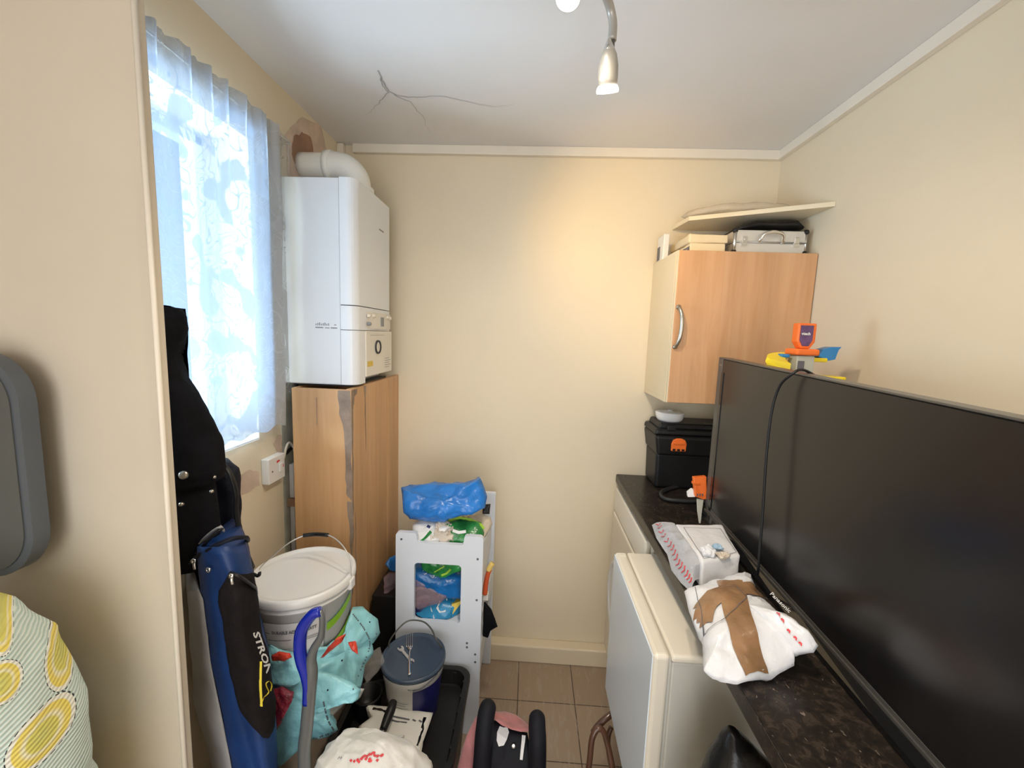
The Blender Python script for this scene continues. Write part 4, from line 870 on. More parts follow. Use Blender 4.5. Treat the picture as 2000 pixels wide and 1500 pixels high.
loft(b, R); crumple(b, .005, 9, 1); dsp = None; mk('blue_body', b, 'blue_nylon', sp_, smooth=True)
b = B(); loft(b, bagrings(0, 1.0, [p for p in pys if p > 1150], .94, 10, .006)); crumple(b, .006, 9, 2); mk('grey_side', b, 'grey_nylon', sp_, smooth=True)
b = B(); R = []
for k in range(31):
    py = 1122+k*(1441-1122)/30; t = k/30; s0 = 2.0 + (.30*(1-t/.10) if t < .10 else 0) + (max(0, (t-.80)/.2)**2)*.55; s1 = 3.0 - (max(0, (t-.9)/.1)**2)*.25
    F = [bagpt(py, s0+(s1-s0)*j/12, .006+.012*math.sin(math.pi*j/12)*min(1, t*6, (1-t)*6)) for j in range(13)]
    R.append(F+[F[-1]+V((-.022, .02, 0)), F[0]+V((0, .02, 0))])
loft(b, R); crumple(b, .003, 14, 5); dpk = drape_fn(b, (0, 1, 0), .0012); cpk = cast_fn(b, .0015); pk = mk('black_pocket', b, 'mesh_black', sp_, smooth=True)
b = B(); tube(b, [bagpt(1118, 2.35, .012), bagpt(1126, 2.6, .02), bagpt(1140, 2.85, .016), bagpt(1150, 3.0, .008)], .004, 8, flat=.6); mk('pocket_zip', b, 'black', pk, smooth=True)
b = B(); tube(b, [at(372, 1100, 'y', .84), at(388, 1085, 'y', .815), at(420, 1066, 'y', .80), at(455, 1052, 'y', .81), at(480, 1050, 'y', .85), at(484, 1056, 'y', .9)], .005, 8); mk('top_zip', b, 'navy', sp_, smooth=True)
b = B(); tube(b, [at(378, 1082, 'y', .86), at(402, 1050, 'y', .84), at(428, 1030, 'y', .83), at(436, 1035, 'y', .84)], .007, 8, flat=.4); mk('webbing', b, 'grey_nylon', sp_, smooth=True)
b = B(); tube(b, [at(385, 1080, 'y', .825), at(410, 1052, 'y', .81), at(433, 1033, 'y', .81)], .0055, 8, flat=.5); mk('webbing', b, 'black', sp_, smooth=True)
for px, py, s in ((453, 1124, 2.42), (380, 1095, 1.0)):
    b = B(); p = at(px, py, 'y', .775 if s > 2 else .795); lathe(b, [(.003, 0), (.005, .002), (.0055, .004), (.003, .004)], p, (0, -1, .2), 14); tube(b, [p, p+V((.001, -.003, -.008)), p+V((.002, -.003, -.018))], .003, 8, flat=.6); mk('zip_pull', b, 'chrome', sp_, smooth=True)
b = B(); lathe(b, [(.003, .001), (.0045, .003), (.006, .0015), (.006, -.002)], at(407, 1113, 'y', .793), (-.2, -1, 0), 18); mk('eyelet', b, 'chrome', sp_, smooth=True)
b = B(); t = bmesh.new(); text(t, 'STRON', 1, lambda u, v: (u, v, 0), bold=.03); bmesh.ops.triangulate(t, faces=t.faces[:])
ok = {}
for v in t.verts:
    q = cpk(494+v.co.x*27*.31+v.co.y*17, 1236+v.co.x*27*.92-v.co.y*5); ok[v] = q
for f_ in [f_ for f_ in t.faces if any(ok[v] is None for v in f_.verts)]: t.faces.remove(f_)
for v in [v for v in t.verts if ok[v] is None]: t.verts.remove(v)
for v in t.verts: v.co = ok[v]
merge(b, t); mk('white_lettering', b, 'white_print', pk)
b = B()
def yl(pts, w):
    P_ = [cpk(x, y) for x, y in pts]; ribbon(b, smoothpath([p for p in P_ if p], 4), w, (0, -1, 0))
yl([(508, 1292), (507, 1330), (508, 1360), (509, 1380)], .0095); yl([(508, 1378), (515, 1362), (524, 1352), (521, 1344), (519, 1335), (525, 1330), (530, 1338), (528, 1350)], .005); mk('yellow_print', b, 'yellow_flat', pk)

# ============================================================ cardboard box, teal bags and the big paint bucket
b = B(); box(b, (-.842, .985, 0), (-.578, 1.325, .555), .004); box(b, (-.5785, 1.14, .0), (-.5775, 1.17, .54)); tag(mk('cardboard_box', b, 'card'), 'plain brown cardboard box under the teal bags and paint bucket', 'box')
bk = thing('paint_bucket', 'large white paint bucket with green stripes and wire handle', 'bucket', (-.645, 1.1, .57))
bc = at(592, 1114, 'y', 1.1); LZ = bc.z; bcx, bcy = bc.x, 1.1; BH = .235; BR = .139
bz0 = LZ-BH-.012
b = B(); lathe(b, [(0, 0), (.118, 0), (.122, .006), (BR-.003, BH-.03), (BR+.002, BH-.03), (BR+.002, BH-.024), (BR-.002, BH-.022), (BR+.001, BH)], (bcx, bcy, bz0), (0, 0, 1), 64); mk('pail', b, 'bucket', bk, smooth=True)
b = B(); lathe(b, [(BR-.004, BH-.016), (BR+.005, BH-.016), (BR+.0065, BH-.010), (BR+.006, BH+.004), (BR+.002, BH+.010), (BR-.004, BH+.010), (BR-.008, BH+.005), (BR-.02, BH+.004), (0, BH+.004)], (bcx, bcy, bz0), (0, 0, 1), 64); mk('lid', b, 'bucket', bk, smooth=True)
def bkf(u, v, off=.0012, cx=bcx, cy_=bcy, z0=bz0, r0=.122, r1=BR-.003, h=BH-.03, turn=.50):
    r = r0+(r1-r0)*v/h+off; a = u/r1+turn; return V((cx+r*math.sin(a), cy_-r*math.cos(a), z0+v))
b = B(); patch(b, bkf, -.16, .052, .012, .178, 30, 2); mk('grey_label', b, M('pale_grey_label', (.66, .67, .67), .4, var=.04), bk)
b = B(); f2 = lambda u, v: bkf(u, v, .0045)
text(b, 'DURABLE ACRYLIC MATT', .0120, lambda u, v: f2(-.078+u*.80, .150+v), bold=.0005)
patch(b, f2, -.118, -.083, .150, .152); patch(b, f2, -.128, -.092, .122, .124); patch(b, f2, -.090, -.030, .130, .132, 12); patch(b, f2, -.022, .040, .1295, .131, 12); patch(b, f2, -.022, .040, .124, .1255, 12); patch(b, f2, -.022, -.0205, .124, .131, 1)
for k in range(6): patch(b, f2, -.085+.006*(k % 3), .005-.01*(k % 2), .104-k*.013, .1052-k*.013, 12)
patch(b, f2, .046, .050, .146, .154, 2); mk('label_lettering', b, 'hole', bk)
for vA, vB, w in ((.136, .178, .024), (.060, .100, .028)):
    b = B()
    n_ = 14
    for k in range(n_):
        u0, u1 = .060+k*.090/n_, .060+(k+1)*.090/n_; q0, q1 = k/n_, (k+1)/n_; g = lambda q: vA+(vB-vA)*q**1.4
        b.faces.new([b.verts.new(f2(u, v)) for u, v in ((u0, g(q0)-w/2), (u1, g(q1)-w/2), (u1, g(q1)+w/2), (u0, g(q0)+w/2))])
    mk('green_stripe', b, 'green', bk)
b = B(); patch(b, lambda u, v: bkf(u, v, .0018), .054, .0555, .015, .195); mk('label_edge', b, 'grey_line', bk)
b = B(); tube(b, [V((bcx-.142, bcy+.0, LZ-.02)), at(512, 1105, 'y', 1.10), at(530, 1088, 'y', 1.11), at(562, 1062, 'y', 1.13), at(592, 1047, 'y', 1.15), at(616, 1044, 'y', 1.16), at(640, 1045, 'y', 1.15), at(662, 1058, 'y', 1.13), at(678, 1080, 'y', 1.11), at(684, 1105, 'y', 1.10), V((bcx+.144, bcy, LZ-.03))], .0018, 8); hw = mk('wire_handle', b, 'wire', bk, smooth=True)
b = B(); tube(b, [at(592, 1046, 'y', 1.15), at(616, 1043.5, 'y', 1.16), at(640, 1045, 'y', 1.15)], .006, 10); mk('handle_grip', b, 'black', hw, smooth=True)
b = B(); box(b, (bcx+.136, bcy-.014, LZ-.045), (bcx+.150, bcy+.014, LZ-.014), .004); mk('handle_ear', b, 'bucket', bk)

def bag_px(name, mt, pts, Y, top, bot, lab=None, cat=None, group=None, parent=None, nrm=(0, -.85, .5), amt=.010, fr=12, seed=0, rings=10, sub=6, clampf=None, smooth=True):
    b = B(); O = [at(p[0], p[1], 'y', p[2] if len(p) > 2 else Y) for p in pts]; pillow(b, O, top, bot, rings=rings, nrm=nrm, sub=sub); rough(b, amt, fr, seed, True)
    for v in b.verts:
        v.co.z = max(v.co.z, .002)
        if clampf: clampf(v.co)
    b.normal_update(); tr2 = BVHTree.FromBMesh(b)
    def dr(p, tr2=tr2):
        d = (V(p)-V((0, 0, H))).normalized(); h = tr2.ray_cast(V((0, 0, H)), d)
        return h[0]-d*.0022 if h[0] else V(p)+V((0, .12, 0))
    o = mk(name, b, mt, parent, smooth=smooth)
    if lab: tag(o, lab, cat, group)
    return o, dr
def lo(ax, val):
    def f(c): c[ax] = max(c[ax], val)
    return f
def avoid_bucket(c):
    dx, dy = c.x-bcx, c.y-bcy; d = math.hypot(dx, dy); r = .125+.012*max(0, min(1, (c.z-bz0)/BH))+.005
    if c.z > bz0-.004 and d < r:
        c.x, c.y = bcx+dx/d*r, bcy+dy/d*r
    if c.z <= bz0+.02 and d < r: c.z = min(c.z, bz0-.002)
tl, dr1 = bag_px('teal_bag', 'teal', [(600, 1262, 1.0), (640, 1262, 1.02), (672, 1225, 1.10), (684, 1186, 1.13), (708, 1184, 1.15), (738, 1210, 1.16), (742, 1238, 1.16), (728, 1258, 1.15), (730, 1275, 1.13), (712, 1300, 1.10), (704, 1345, 1.06), (690, 1350, 1.04), (655, 1338, 1.0), (615, 1320, .98), (590, 1300, .98)], 1.1, .030, .030, 'crumpled teal plastic bag bulging out to the right of the paint bucket', 'bag', 'teal plastic bags under the paint bucket', seed=1, amt=.014, fr=11, clampf=avoid_bucket)
b = B()
def dots(b, dr, A, n=26, r=.0017):
    P_ = [at(x, y, 'y', 1.0) for x, y in A]; S_ = smoothpath(P_, 10)
    for k in range(n):
        p = dr(S_[int(k*(len(S_)-1)/(n-1))])
        if p.y > .9: box(b, p-V((r, .0008, r)), p+V((r, .0008, r)))
dots(b, dr1, [(690, 1200), (712, 1230), (722, 1262), (700, 1320)]); dots(b, dr1, [(722, 1215), (735, 1238)], 8); dots(b, dr1, [(668, 1290), (668, 1335)], 10); mk('dotted_print', b, 'hole', tl)
tl2, dr2 = bag_px('teal_bag', 'teal', [(545, 1302), (600, 1296), (650, 1318), (690, 1338), (704, 1348), (700, 1366), (662, 1352), (640, 1372), (646, 1400), (658, 1428), (640, 1440), (606, 1446), (578, 1470), (545, 1500), (520, 1500), (515, 1420), (520, 1350)], .975, .022, .025, 'crumpled teal plastic bag spilling down between sports bag and blue grip', 'bag', 'teal plastic bags under the paint bucket', seed=3, amt=.014, fr=11, clampf=avoid_bucket)
b = B(); dots(b, dr2, [(632, 1372), (640, 1405), (654, 1430)], 16); dots(b, dr2, [(652, 1430), (615, 1444), (585, 1466)], 14); dots(b, dr2, [(640, 1348), (690, 1346)], 12); dots(b, dr2, [(572, 1362), (552, 1398), (538, 1430)], 14); dots(b, dr2, [(532, 1320), (560, 1312), (600, 1308)], 12); mk('dotted_print', b, 'hole', tl2)
bag_px('teal_bag', 'teal', [(505, 1232, .99), (545, 1262, .97), (600, 1284, .97), (610, 1320, .96), (570, 1340, .95), (530, 1335, .95), (508, 1290, .96)], .97, .02, .02, 'smallest teal plastic bag tucked under the bucket against the sports bag', 'bag', 'teal plastic bags under the paint bucket', seed=6, amt=.012, clampf=avoid_bucket)
bag_px('red_packet', 'red_bag', [(530, 1280, .94), (545, 1272, .94), (566, 1276, .94), (570, 1284, .94), (555, 1292, .94), (532, 1290, .94)], .94, .010, .01, 'small red packet poking out below the left of the paint bucket', 'packet', 'red packets under the paint bucket', amt=.004, fr=30, seed=4, rings=5)
bag_px('red_packet', 'red_bag', [(625, 1286, .965), (640, 1265, .965), (660, 1244, .97), (676, 1238, .98), (668, 1254, .98), (645, 1272, .97), (632, 1284, .965)], .97, .010, .01, 'long shiny red packet lying across the teal bag below the green stripes', 'packet', 'red packets under the paint bucket', amt=.004, fr=30, seed=5, rings=5)
bag_px('red_packet', 'red_bag', [(680, 1254, 1.03), (694, 1252, 1.03), (700, 1278, 1.02), (688, 1272, 1.02)], 1.02, .008, .01, 'small dark red strip on the right teal bag', 'packet', 'red packets under the paint bucket', amt=.004, fr=30, seed=8, rings=5)
bag_px('red_packet', 'darkred', [(534, 1346), (552, 1340), (574, 1352), (572, 1368), (556, 1400), (540, 1428), (534, 1400)], .925, .012, .01, 'glossy dark red packet beside the yellow print of the sports bag', 'packet', 'red packets under the paint bucket', amt=.007, fr=26, seed=9, rings=7)
bag_px('white_bag', 'whitebag', [(628, 1392, 1.04), (652, 1362, 1.06), (690, 1342, 1.10), (712, 1346, 1.12), (704, 1362, 1.12), (676, 1372, 1.10), (652, 1396, 1.06), (636, 1410, 1.04)], 1.08, .02, .02, 'crumpled white bag sagging below the teal bags', 'bag', amt=.006, seed=2)
bag_px('clear_bag', 'clear', [(700, 1296, 1.14), (722, 1276, 1.18), (742, 1262, 1.2), (752, 1290, 1.2), (738, 1312, 1.18), (716, 1336, 1.15)], 1.17, .012, .012, 'clear polythene bag between the teal bag and the small bucket', 'bag', amt=.010, seed=7)

# ============================================================ blue grip handle
sh = thing('shovel', 'grey metal shaft with blue looped grip standing before the teal bags', 'shovel', (-.52, .86, 0))
S_ = lambda x, y, Y=.86: at(x, y, 'y', Y)
b = B(); tube(b, [V((-.515, .86, .02)), S_(594, 1500), S_(599, 1420), S_(606, 1345), S_(609, 1310), S_(608, 1290), S_(613, 1268), S_(626, 1245), S_(629, 1225), S_(629, 1205), S_(624, 1196), S_(612, 1200), S_(597, 1217), S_(589, 1235), S_(589, 1270), S_(592, 1290), S_(598, 1310), S_(601, 1340)], lambda t: .0145-.0075*min(1, max(0, (t-.20)/.25)), 16, 6); mk('shaft', b, 'shaft', sh, smooth=True)
b = B(); tube(b, [S_(626, 1194, .858), S_(612, 1199, .857), S_(598, 1215, .857), S_(588, 1236, .856), S_(586, 1268, .856), S_(590, 1292, .856), S_(596, 1312, .856), S_(601, 1340, .856), S_(600, 1372, .856)], lambda t: .0112+.003*math.sin(math.pi*min(1, t*1.1)), 16, 6); mk('blue_grip', b, 'bluegrip', sh, smooth=True)
b = B(); prism(b, [(-.60, .86, .0), (-.43, .86, .0), (-.43, .86, .20), (-.47, .86, .24), (-.56, .86, .24), (-.60, .86, .20)], (0, .004, 0)); mk('blade', b, 'shaft', sh)

# ============================================================ white tower unit and its contents
un = thing('storage_tower', 'white painted wooden tower unit with cut out window, packed with bags', 'shelf unit', (-.31, 1.6, 0))
UX0, UX1, UY, UZ = -.4725, -.1465, 1.42, .812
def panel(y0, y1, zt, x0=UX0, x1=UX1, hole=(-.402, -.226, .462, .696), notch=(-.395, -.217, .775)):
    b = B(); hx0, hx1, hz0, hz1 = hole
    # front outline strips around the window, with rounded window corners
    def q(poly): prism(b, [(x, y0, z) for x, z in poly], (0, y1-y0, 0))
    r = .014
    def arc(cx, cz, a0, a1, rad, n=5): return [(cx+rad*math.cos(math.radians(a0+(a1-a0)*k/n)), cz+rad*math.sin(math.radians(a0+(a1-a0)*k/n))) for k in range(n+1)]
    q([(x0, 0), (x1, 0), (x1, hz0), (x0, hz0)]); q([(x0, hz0), (hx0, hz0), (hx0, hz1), (x0, hz1)]); q([(hx1, hz0), (x1, hz0), (x1, hz1), (hx1, hz1)])
    q([(x0, hz1), (x1, hz1), (x1, zt-r)] + arc(x1-r, zt-r, 0, 90, r) + [(notch[1]+.006, zt), (notch[1], zt-.006), (notch[1]-.003, notch[2]+.006), (notch[1]-.01, notch[2]), (notch[0]+.01, notch[2]), (notch[0]+.003, notch[2]+.006), (notch[0], zt-.006), (notch[0]-.006, zt)] + arc(x0+r, zt-r, 90, 180, r) + [(x0, zt-r)])
    for cx, cz, sx_, sz_ in ((hx0, hz0, 1, 1), (hx1, hz0, -1, 1), (hx0, hz1, 1, -1), (hx1, hz1, -1, -1)):
        q([(cx, cz), (cx+sx_*r, cz)] + [(cx+sx_*(r-r*math.sin(a)), cz+sz_*(r-r*math.cos(a))) for a in [math.radians(18*k) for k in range(1, 5)]] + [(cx, cz+sz_*r)])
    return b
mk('front_panel', panel(UY, UY+.018, UZ), 'unit', un)
b = B(); BX1 = at(967, 1000, 'y', 1.765).x; bt_ = at(960, 962, 'y', 1.765).z
box(b, (UX0, 1.765, 0), (UX0+.06, 1.783, bt_), .004); box(b, (BX1-.05, 1.765, 0), (BX1, 1.783, bt_), .004); box(b, (UX0+.06, 1.766, .45), (BX1-.05, 1.782, .66)); mk('back_frame', b, 'unit', un)
b = B(); box(b, (UX0, UY+.018, .44), (UX1-.004, 1.765, .458)); mk('platform', b, 'unit', un)
b = B(); prism(b, [(UX1-.016, UY+.018, .60), (UX1-.016, UY+.018, UZ-.03), (UX1-.016, 1.765, .70), (UX1-.016, 1.765, .60)], (.016, 0, 0)); box(b, (UX1-.016, UY+.018, .30), (UX1, 1.765, .36)); prism(b, [(BX1-.014, 1.60, .52), (BX1-.014, 1.765, .50), (BX1-.014, 1.765, .36), (BX1-.014, 1.60, .44)], (.012, 0, 0)); mk('side_rail', b, 'unit', un)
b = B(); box(b, (UX0, UY+.018, .60), (UX0+.016, 1.765, .66)); box(b, (UX0, UY+.018, .30), (UX0+.016, 1.765, .36)); mk('side_rail', b, 'unit', un)
b = B(); box(b, (UX0+.02, 1.50, .20), (UX1-.02, 1.70, .218)); box(b, (UX0+.01, 1.438, .16), (UX0+.025, 1.765, .24)); box(b, (UX1-.025, 1.438, .16), (UX1-.01, 1.765, .24)); mk('step', b, 'unit', un)
for px, py in ((784, 1053), (933, 1092), (931, 1172), (912, 1256), (912, 1264), (928, 1278), (928, 1293)):
    p = at(px, py, 'y', UY); b = B(); lathe(b, [(0, .0012), (.0042, .0012), (.0042, 0)], p, (0, -1, 0), 14); mk('screw', b, 'hole', un)
g = 'packs stuffed into the white tower unit'
inside = lambda c: (c.__setitem__(1, max(c.y, UY+.020)), c.__setitem__(2, max(c.z, .460)), c.__setitem__(0, min(max(c.x, UX0+.018), UX1-.020)))
ontop = lambda c: c.__setitem__(1, max(c.y, UY+.020))
o, dr = bag_px('printed_pack', 'teddyblue', [(800, 1228), (850, 1226), (905, 1222), (907, 1190), (903, 1160), (870, 1150), (840, 1156), (805, 1165)], 1.53, .095, .10, 'blue printed pack with yellow end behind the window of the white tower', 'pack', g, nrm=(0, -1, 0), amt=.004, clampf=inside)
b = B(); dd = lambda x, y: dr(at(x, y, 'y', 1.35)); P_ = [dd(x, y) for x, y in ((886, 1165), (900, 1160), (903, 1180), (903, 1205), (893, 1215), (884, 1200), (882, 1180))]; b.faces.new([b.verts.new(p) for p in P_]); mk('yellow_area', b, 'packyellow', o)
b = B(); P_ = [dd(x, y) for x, y in ((853, 1162), (866, 1158), (874, 1170), (870, 1195), (858, 1197), (852, 1188), (858, 1176))]; b.faces.new([b.verts.new(p) for p in P_]); ribbon(b, [dd(838, 1170), dd(842, 1190), dd(848, 1208)], .004, (0, -1, 0)); mk('white_area', b, 'white_print', o)
b = B(); [box(b, dd(881, 1168+k*5)-V((.0012, .001, .0012)), dd(881, 1168+k*5)+V((.0012, .0008, .0012))) for k in range(8)]; mk('dotted_print', b, 'black_print', o)
bag_px('navy_pack', 'navy_paint', [(806, 1172), (838, 1176), (846, 1215), (815, 1222), (806, 1215)], 1.475, .020, .02, 'small navy pack at the lower left of the tower window', 'pack', g, nrm=(0, -1, 0), amt=.004, clampf=inside)
bag_px('clear_pink_bag', 'pinkfilm', [(806, 1128), (830, 1132), (862, 1148), (880, 1158), (862, 1178), (838, 1184), (815, 1190), (806, 1175)], 1.455, .015, .02, 'clear pink tinted plastic packaging behind the tower window', 'packaging', g, nrm=(0, -1, 0), amt=.010, fr=24, clampf=inside)
o, dr = bag_px('blue_pack', 'bluebag2', [(800, 1095), (830, 1100), (880, 1112), (908, 1120), (908, 1165), (882, 1162), (850, 1146), (820, 1134), (800, 1130)], 1.50, .06, .06, 'deep blue soft pack slanting across the tower window', 'pack', g, nrm=(0, -1, 0), amt=.008, clampf=inside)
b = B()
for A in ([(826, 1116), (831, 1108), (834, 1118), (828, 1122)], [(838, 1118), (843, 1112), (848, 1120), (846, 1128), (840, 1124)], [(850, 1118), (856, 1122), (862, 1118)]): ribbon(b, smoothpath([dr(at(x, y, 'y', 1.35)) for x, y in A], 4), .0018, (0, -1, 0))
mk('white_doodle', b, 'white_print', o)
o, dr = bag_px('green_bag', 'greenbag', [(818, 1085), (850, 1075), (905, 1080), (908, 1108), (880, 1122), (862, 1130), (846, 1122), (824, 1108)], 1.47, .025, .05, 'green leafy printed bag hanging at the top of the tower window', 'bag', g, nrm=(0, -1, 0), amt=.008, clampf=inside)
b = B(); ribbon(b, [dr(at(x, y, 'y', 1.35)) for x, y in ((848, 1118), (858, 1112), (868, 1106))], .004, (0, -1, 0)); ribbon(b, [dr(at(x, y, 'y', 1.35)) for x, y in ((862, 1124), (872, 1120), (880, 1112))], .008, (0, -1, 0)); mk('lime_leaf', b, 'lime', o)
g = 'bags heaped on top of the white tower unit'
o, dr = bag_px('green_pack', 'greenbag', [(868, 1022, 1.50), (905, 1008, 1.56), (940, 1020, 1.52), (946, 1040, 1.49), (942, 1064, 1.46), (905, 1072, 1.46), (880, 1068, 1.46), (866, 1045, 1.47)], 1.5, .035, .06, 'shiny green wipes pack with lime edge on top of the tower', 'pack', g, nrm=(0, -.8, .6), amt=.005, clampf=ontop)
b = B(); ribbon(b, [dr(at(x, y, 'y', 1.4)) for x, y in ((874, 1020), (896, 1013), (918, 1016), (938, 1026), (944, 1034))], .016, (0, -.7, .7)); mk('lime_edge', b, 'lime', o)
b = B(); ribbon(b, [dr(at(x, y, 'y', 1.4)) for x, y in ((884, 1036), (896, 1040), (910, 1038))], .011, (0, -.8, .6)); mk('white_splash', b, 'white_print', o)
bag_px('beige_bag', 'beigebag', [(912, 1008, 1.60), (935, 1003, 1.62), (958, 1010, 1.60), (962, 1024, 1.58), (952, 1040, 1.54), (944, 1056, 1.50), (932, 1040, 1.52)], 1.57, .02, .03, 'pale beige plastic bag behind the green pack on the tower', 'bag', g, amt=.007, clampf=ontop)
o, dr = bag_px('white_pack', 'whitebag', [(806, 1022, 1.50), (830, 1010, 1.52), (868, 1014, 1.52), (885, 1030, 1.48), (880, 1060, 1.455), (845, 1066, 1.45), (815, 1058, 1.45), (806, 1045, 1.46)], 1.48, .03, .05, 'white pack with green corner on top of the tower', 'pack', g, amt=.007, clampf=ontop)
b = B(); ribbon(b, [dr(at(x, y, 'y', 1.4)) for x, y in ((822, 1056), (832, 1048), (842, 1038))], .012, (0, -.8, .6)); mk('green_corner', b, 'greenbag', o); b = B(); ribbon(b, [dr(at(x, y, 'y', 1.4)) for x, y in ((834, 1027), (840, 1030))], .010, (0, -.8, .6)); mk('blue_mark', b, 'navy_paint', o)
b = B(); c_ = at(864, 1042, 'y', 1.47); t = bmesh.new(); bmesh.ops.create_icosphere(t, subdivisions=5, radius=.042, matrix=Matrix.Translation(c_) @ Matrix.Diagonal((1.0, .75, .85, 1))); rough(t, .030, 26, 3, True)
for v in t.verts: v.co.y = max(v.co.y, UY+.02)
merge(b, t); tag(mk('crumpled_paper', b, 'beigebag'), 'crumpled off white paper between white and green packs on the tower', 'paper', g)
bag_px('blue_bag', 'bluebag', [(783, 952, 1.50), (800, 948, 1.52), (850, 942, 1.55), (903, 943, 1.55), (925, 937, 1.55), (938, 933, 1.55), (946, 952, 1.54), (952, 970, 1.53), (947, 992, 1.50), (925, 1003, 1.49), (880, 1012, 1.48), (868, 1021, 1.47), (835, 1018, 1.47), (800, 1014, 1.47), (788, 1000, 1.47), (786, 972, 1.48)], 1.52, .045, .09, 'bulging bright blue plastic bag on the very top of the white tower', 'bag', g, nrm=(0, -.97, .2), amt=.014, fr=10, seed=5, rings=14, sub=8)
bag_px('dark_scrap', 'black', [(942, 985, 1.62), (958, 984, 1.62), (956, 1004, 1.60), (943, 1004, 1.60)], 1.61, .01, .02, 'dark scrap poking out right of the blue bag', 'bag', g, amt=.004)
sidebits = lambda c: c.__setitem__(0, max(min(c.x, UX0-.003), -.598))
bag_px('blue_bag', 'bluebag2', [(752, 1102, 1.50), (762, 1088, 1.52), (776, 1082, 1.55), (776, 1118, 1.53), (762, 1114, 1.5)], 1.52, .02, .02, 'blue bag squeezed between the tower and orange brown boxing', 'bag', amt=.005, clampf=sidebits)
bag_px('clear_bag', 'pinkfilm', [(750, 1126, 1.50), (762, 1116, 1.52), (776, 1118, 1.55), (776, 1205, 1.52), (762, 1195, 1.5), (750, 1180, 1.5)], 1.52, .03, .03, 'clear crinkled bag squeezed below the blue bag left of the tower', 'bag', amt=.012, fr=20, clampf=sidebits)
b = B(); box(b, (-.585, 1.47, 0), (-.485, 1.74, .52), .006); tag(mk('dark_box', b, 'black'), 'dark box standing in the gap left of the white tower', 'box')
oh = thing('orange_toy', 'orange and yellow toy stick hanging on the right of the tower', 'toy', (-.13, 1.55, .5))
Q = lambda x, y, Y=1.52: at(x, y, 'y', Y)
b = B(); tube(b, [Q(947, 1160), Q(949, 1140), Q(953, 1122), Q(957, 1112)], lambda t: .0105-.002*t, 12); mk('stick', b, 'redor', oh, smooth=True)
b = B(); tube(b, [Q(954, 1114), Q(958, 1106), Q(962, 1100)], .0105, 12); mk('yellow_tip', b, 'pale_yellow', oh, smooth=True)
b = B(); box(b, Q(944, 1172)+V((-.002, -.004, 0)), Q(954, 1158)+V((0, .012, 0)), .002); mk('clip', b, 'offwhite', oh)
bag_px('black_cloth', 'coat', [(938, 1174, 1.50), (948, 1176, 1.50), (960, 1190, 1.50), (968, 1212, 1.50), (972, 1224, 1.50), (958, 1232, 1.50), (953, 1246, 1.50), (937, 1240, 1.50)], 1.5, .018, .018, 'black cloth hanging off the right side of the tower', 'cloth', amt=.005, clampf=lambda c: c.__setitem__(0, max(c.x, UX1+.001)))

# ============================================================ crate with small bucket, sheet, roller
cr = thing('black_crate', 'black plastic crate on the floor before the white tower', 'crate', (-.37, 1.2, 0))
def rring(z, g_, n=6):
    cx, cy_, hx, hy = -.372, 1.205, .194, .195; return [(cx+x, cy_+y, z) for x, y in rrect(hx+g_, hy+g_, .05+g_*.5, n)]
b = B(); loft(b, [rring(0, -.03), rring(.02, -.022), rring(.285, -.006), rring(.287, .004), rring(.303, .004), rring(.306, 0), rring(.303, -.016), rring(.25, -.022), rring(.248, -.03)]); mk('crate_tub', b, 'crate', cr)
for k in range(6): b = B(); box(b, (-.200, 1.04+k*.06, .252), (-.186, 1.052+k*.06, .296), .002); mk('rib', b, 'crate', cr)
for k in range(5): b = B(); box(b, (-.54+k*.075, 1.378, .252), (-.528+k*.075, 1.390, .296), .002); mk('rib', b, 'crate', cr)
sb_ = thing('small_paint_bucket', 'small navy and white paint tub with slate blue lid, cutlery on top', 'bucket', (-.355, 1.275, .2495))
lc = at(808, 1280, 'y', 1.275); sx0, sy0, lz = lc.x, 1.275, lc.z; sz0 = .2495; sh_ = lz-sz0
b = B(); lathe(b, [(0, 0), (.080, 0), (.083, .004), (.098, sh_-.045), (.101, sh_-.045), (.102, sh_-.008)], (sx0, sy0, sz0), (0, 0, 1), 56); mk('pail', b, 'bucket', sb_, smooth=True)
b = B(); lathe(b, [(.100, sh_-.016), (.108, sh_-.014), (.1095, sh_-.006), (.108, sh_+.001), (.104, sh_+.002), (.100, sh_-.003), (.09, sh_-.004), (0, sh_-.004)], (sx0, sy0, sz0), (0, 0, 1), 56); ld = mk('lid', b, 'lid', sb_, smooth=True)
hh = sh_-.045
sf = lambda u, v, off=.001: bkf(u, v, off, sx0, sy0, sz0, .083, .098, hh, .25)
b = B(); patch(b, sf, .0, .20, .004, hh-.003, 26, 2); mk('navy_label', b, 'navy_paint', sb_)
b = B(); [patch(b, sf, -.06, -.015-.008*(k % 2), .06+k*.010, .0612+k*.010, 6) for k in range(5)]; t = bmesh.new(); lathe(t, [(0, .001), (.012, .001), (.012, 0)], sf(-.015, .03, 0), (-.15, -1, 0), 20); merge(b, t); mk('label_lettering', b, 'lid', sb_)
b = B(); ribbon(b, smoothpath([bkf(u, v, .0032, sx0, sy0, sz0+sh_-.045, .1005, .1015, .037, .25) for u, v in ((.0, .006), (.03, .008), (.06, .018), (.09, .024))], 4), .004, (0, -1, .2)); ribbon(b, [bkf(u, v, .0028, sx0, sy0, sz0+sh_-.045, .1005, .1015, .037, .25) for u, v in ((-.015, .012), (-.005, .008), (.01, .009))], .002, (0, -1, .2)); mk('paint_smear', b, 'hole', sb_)
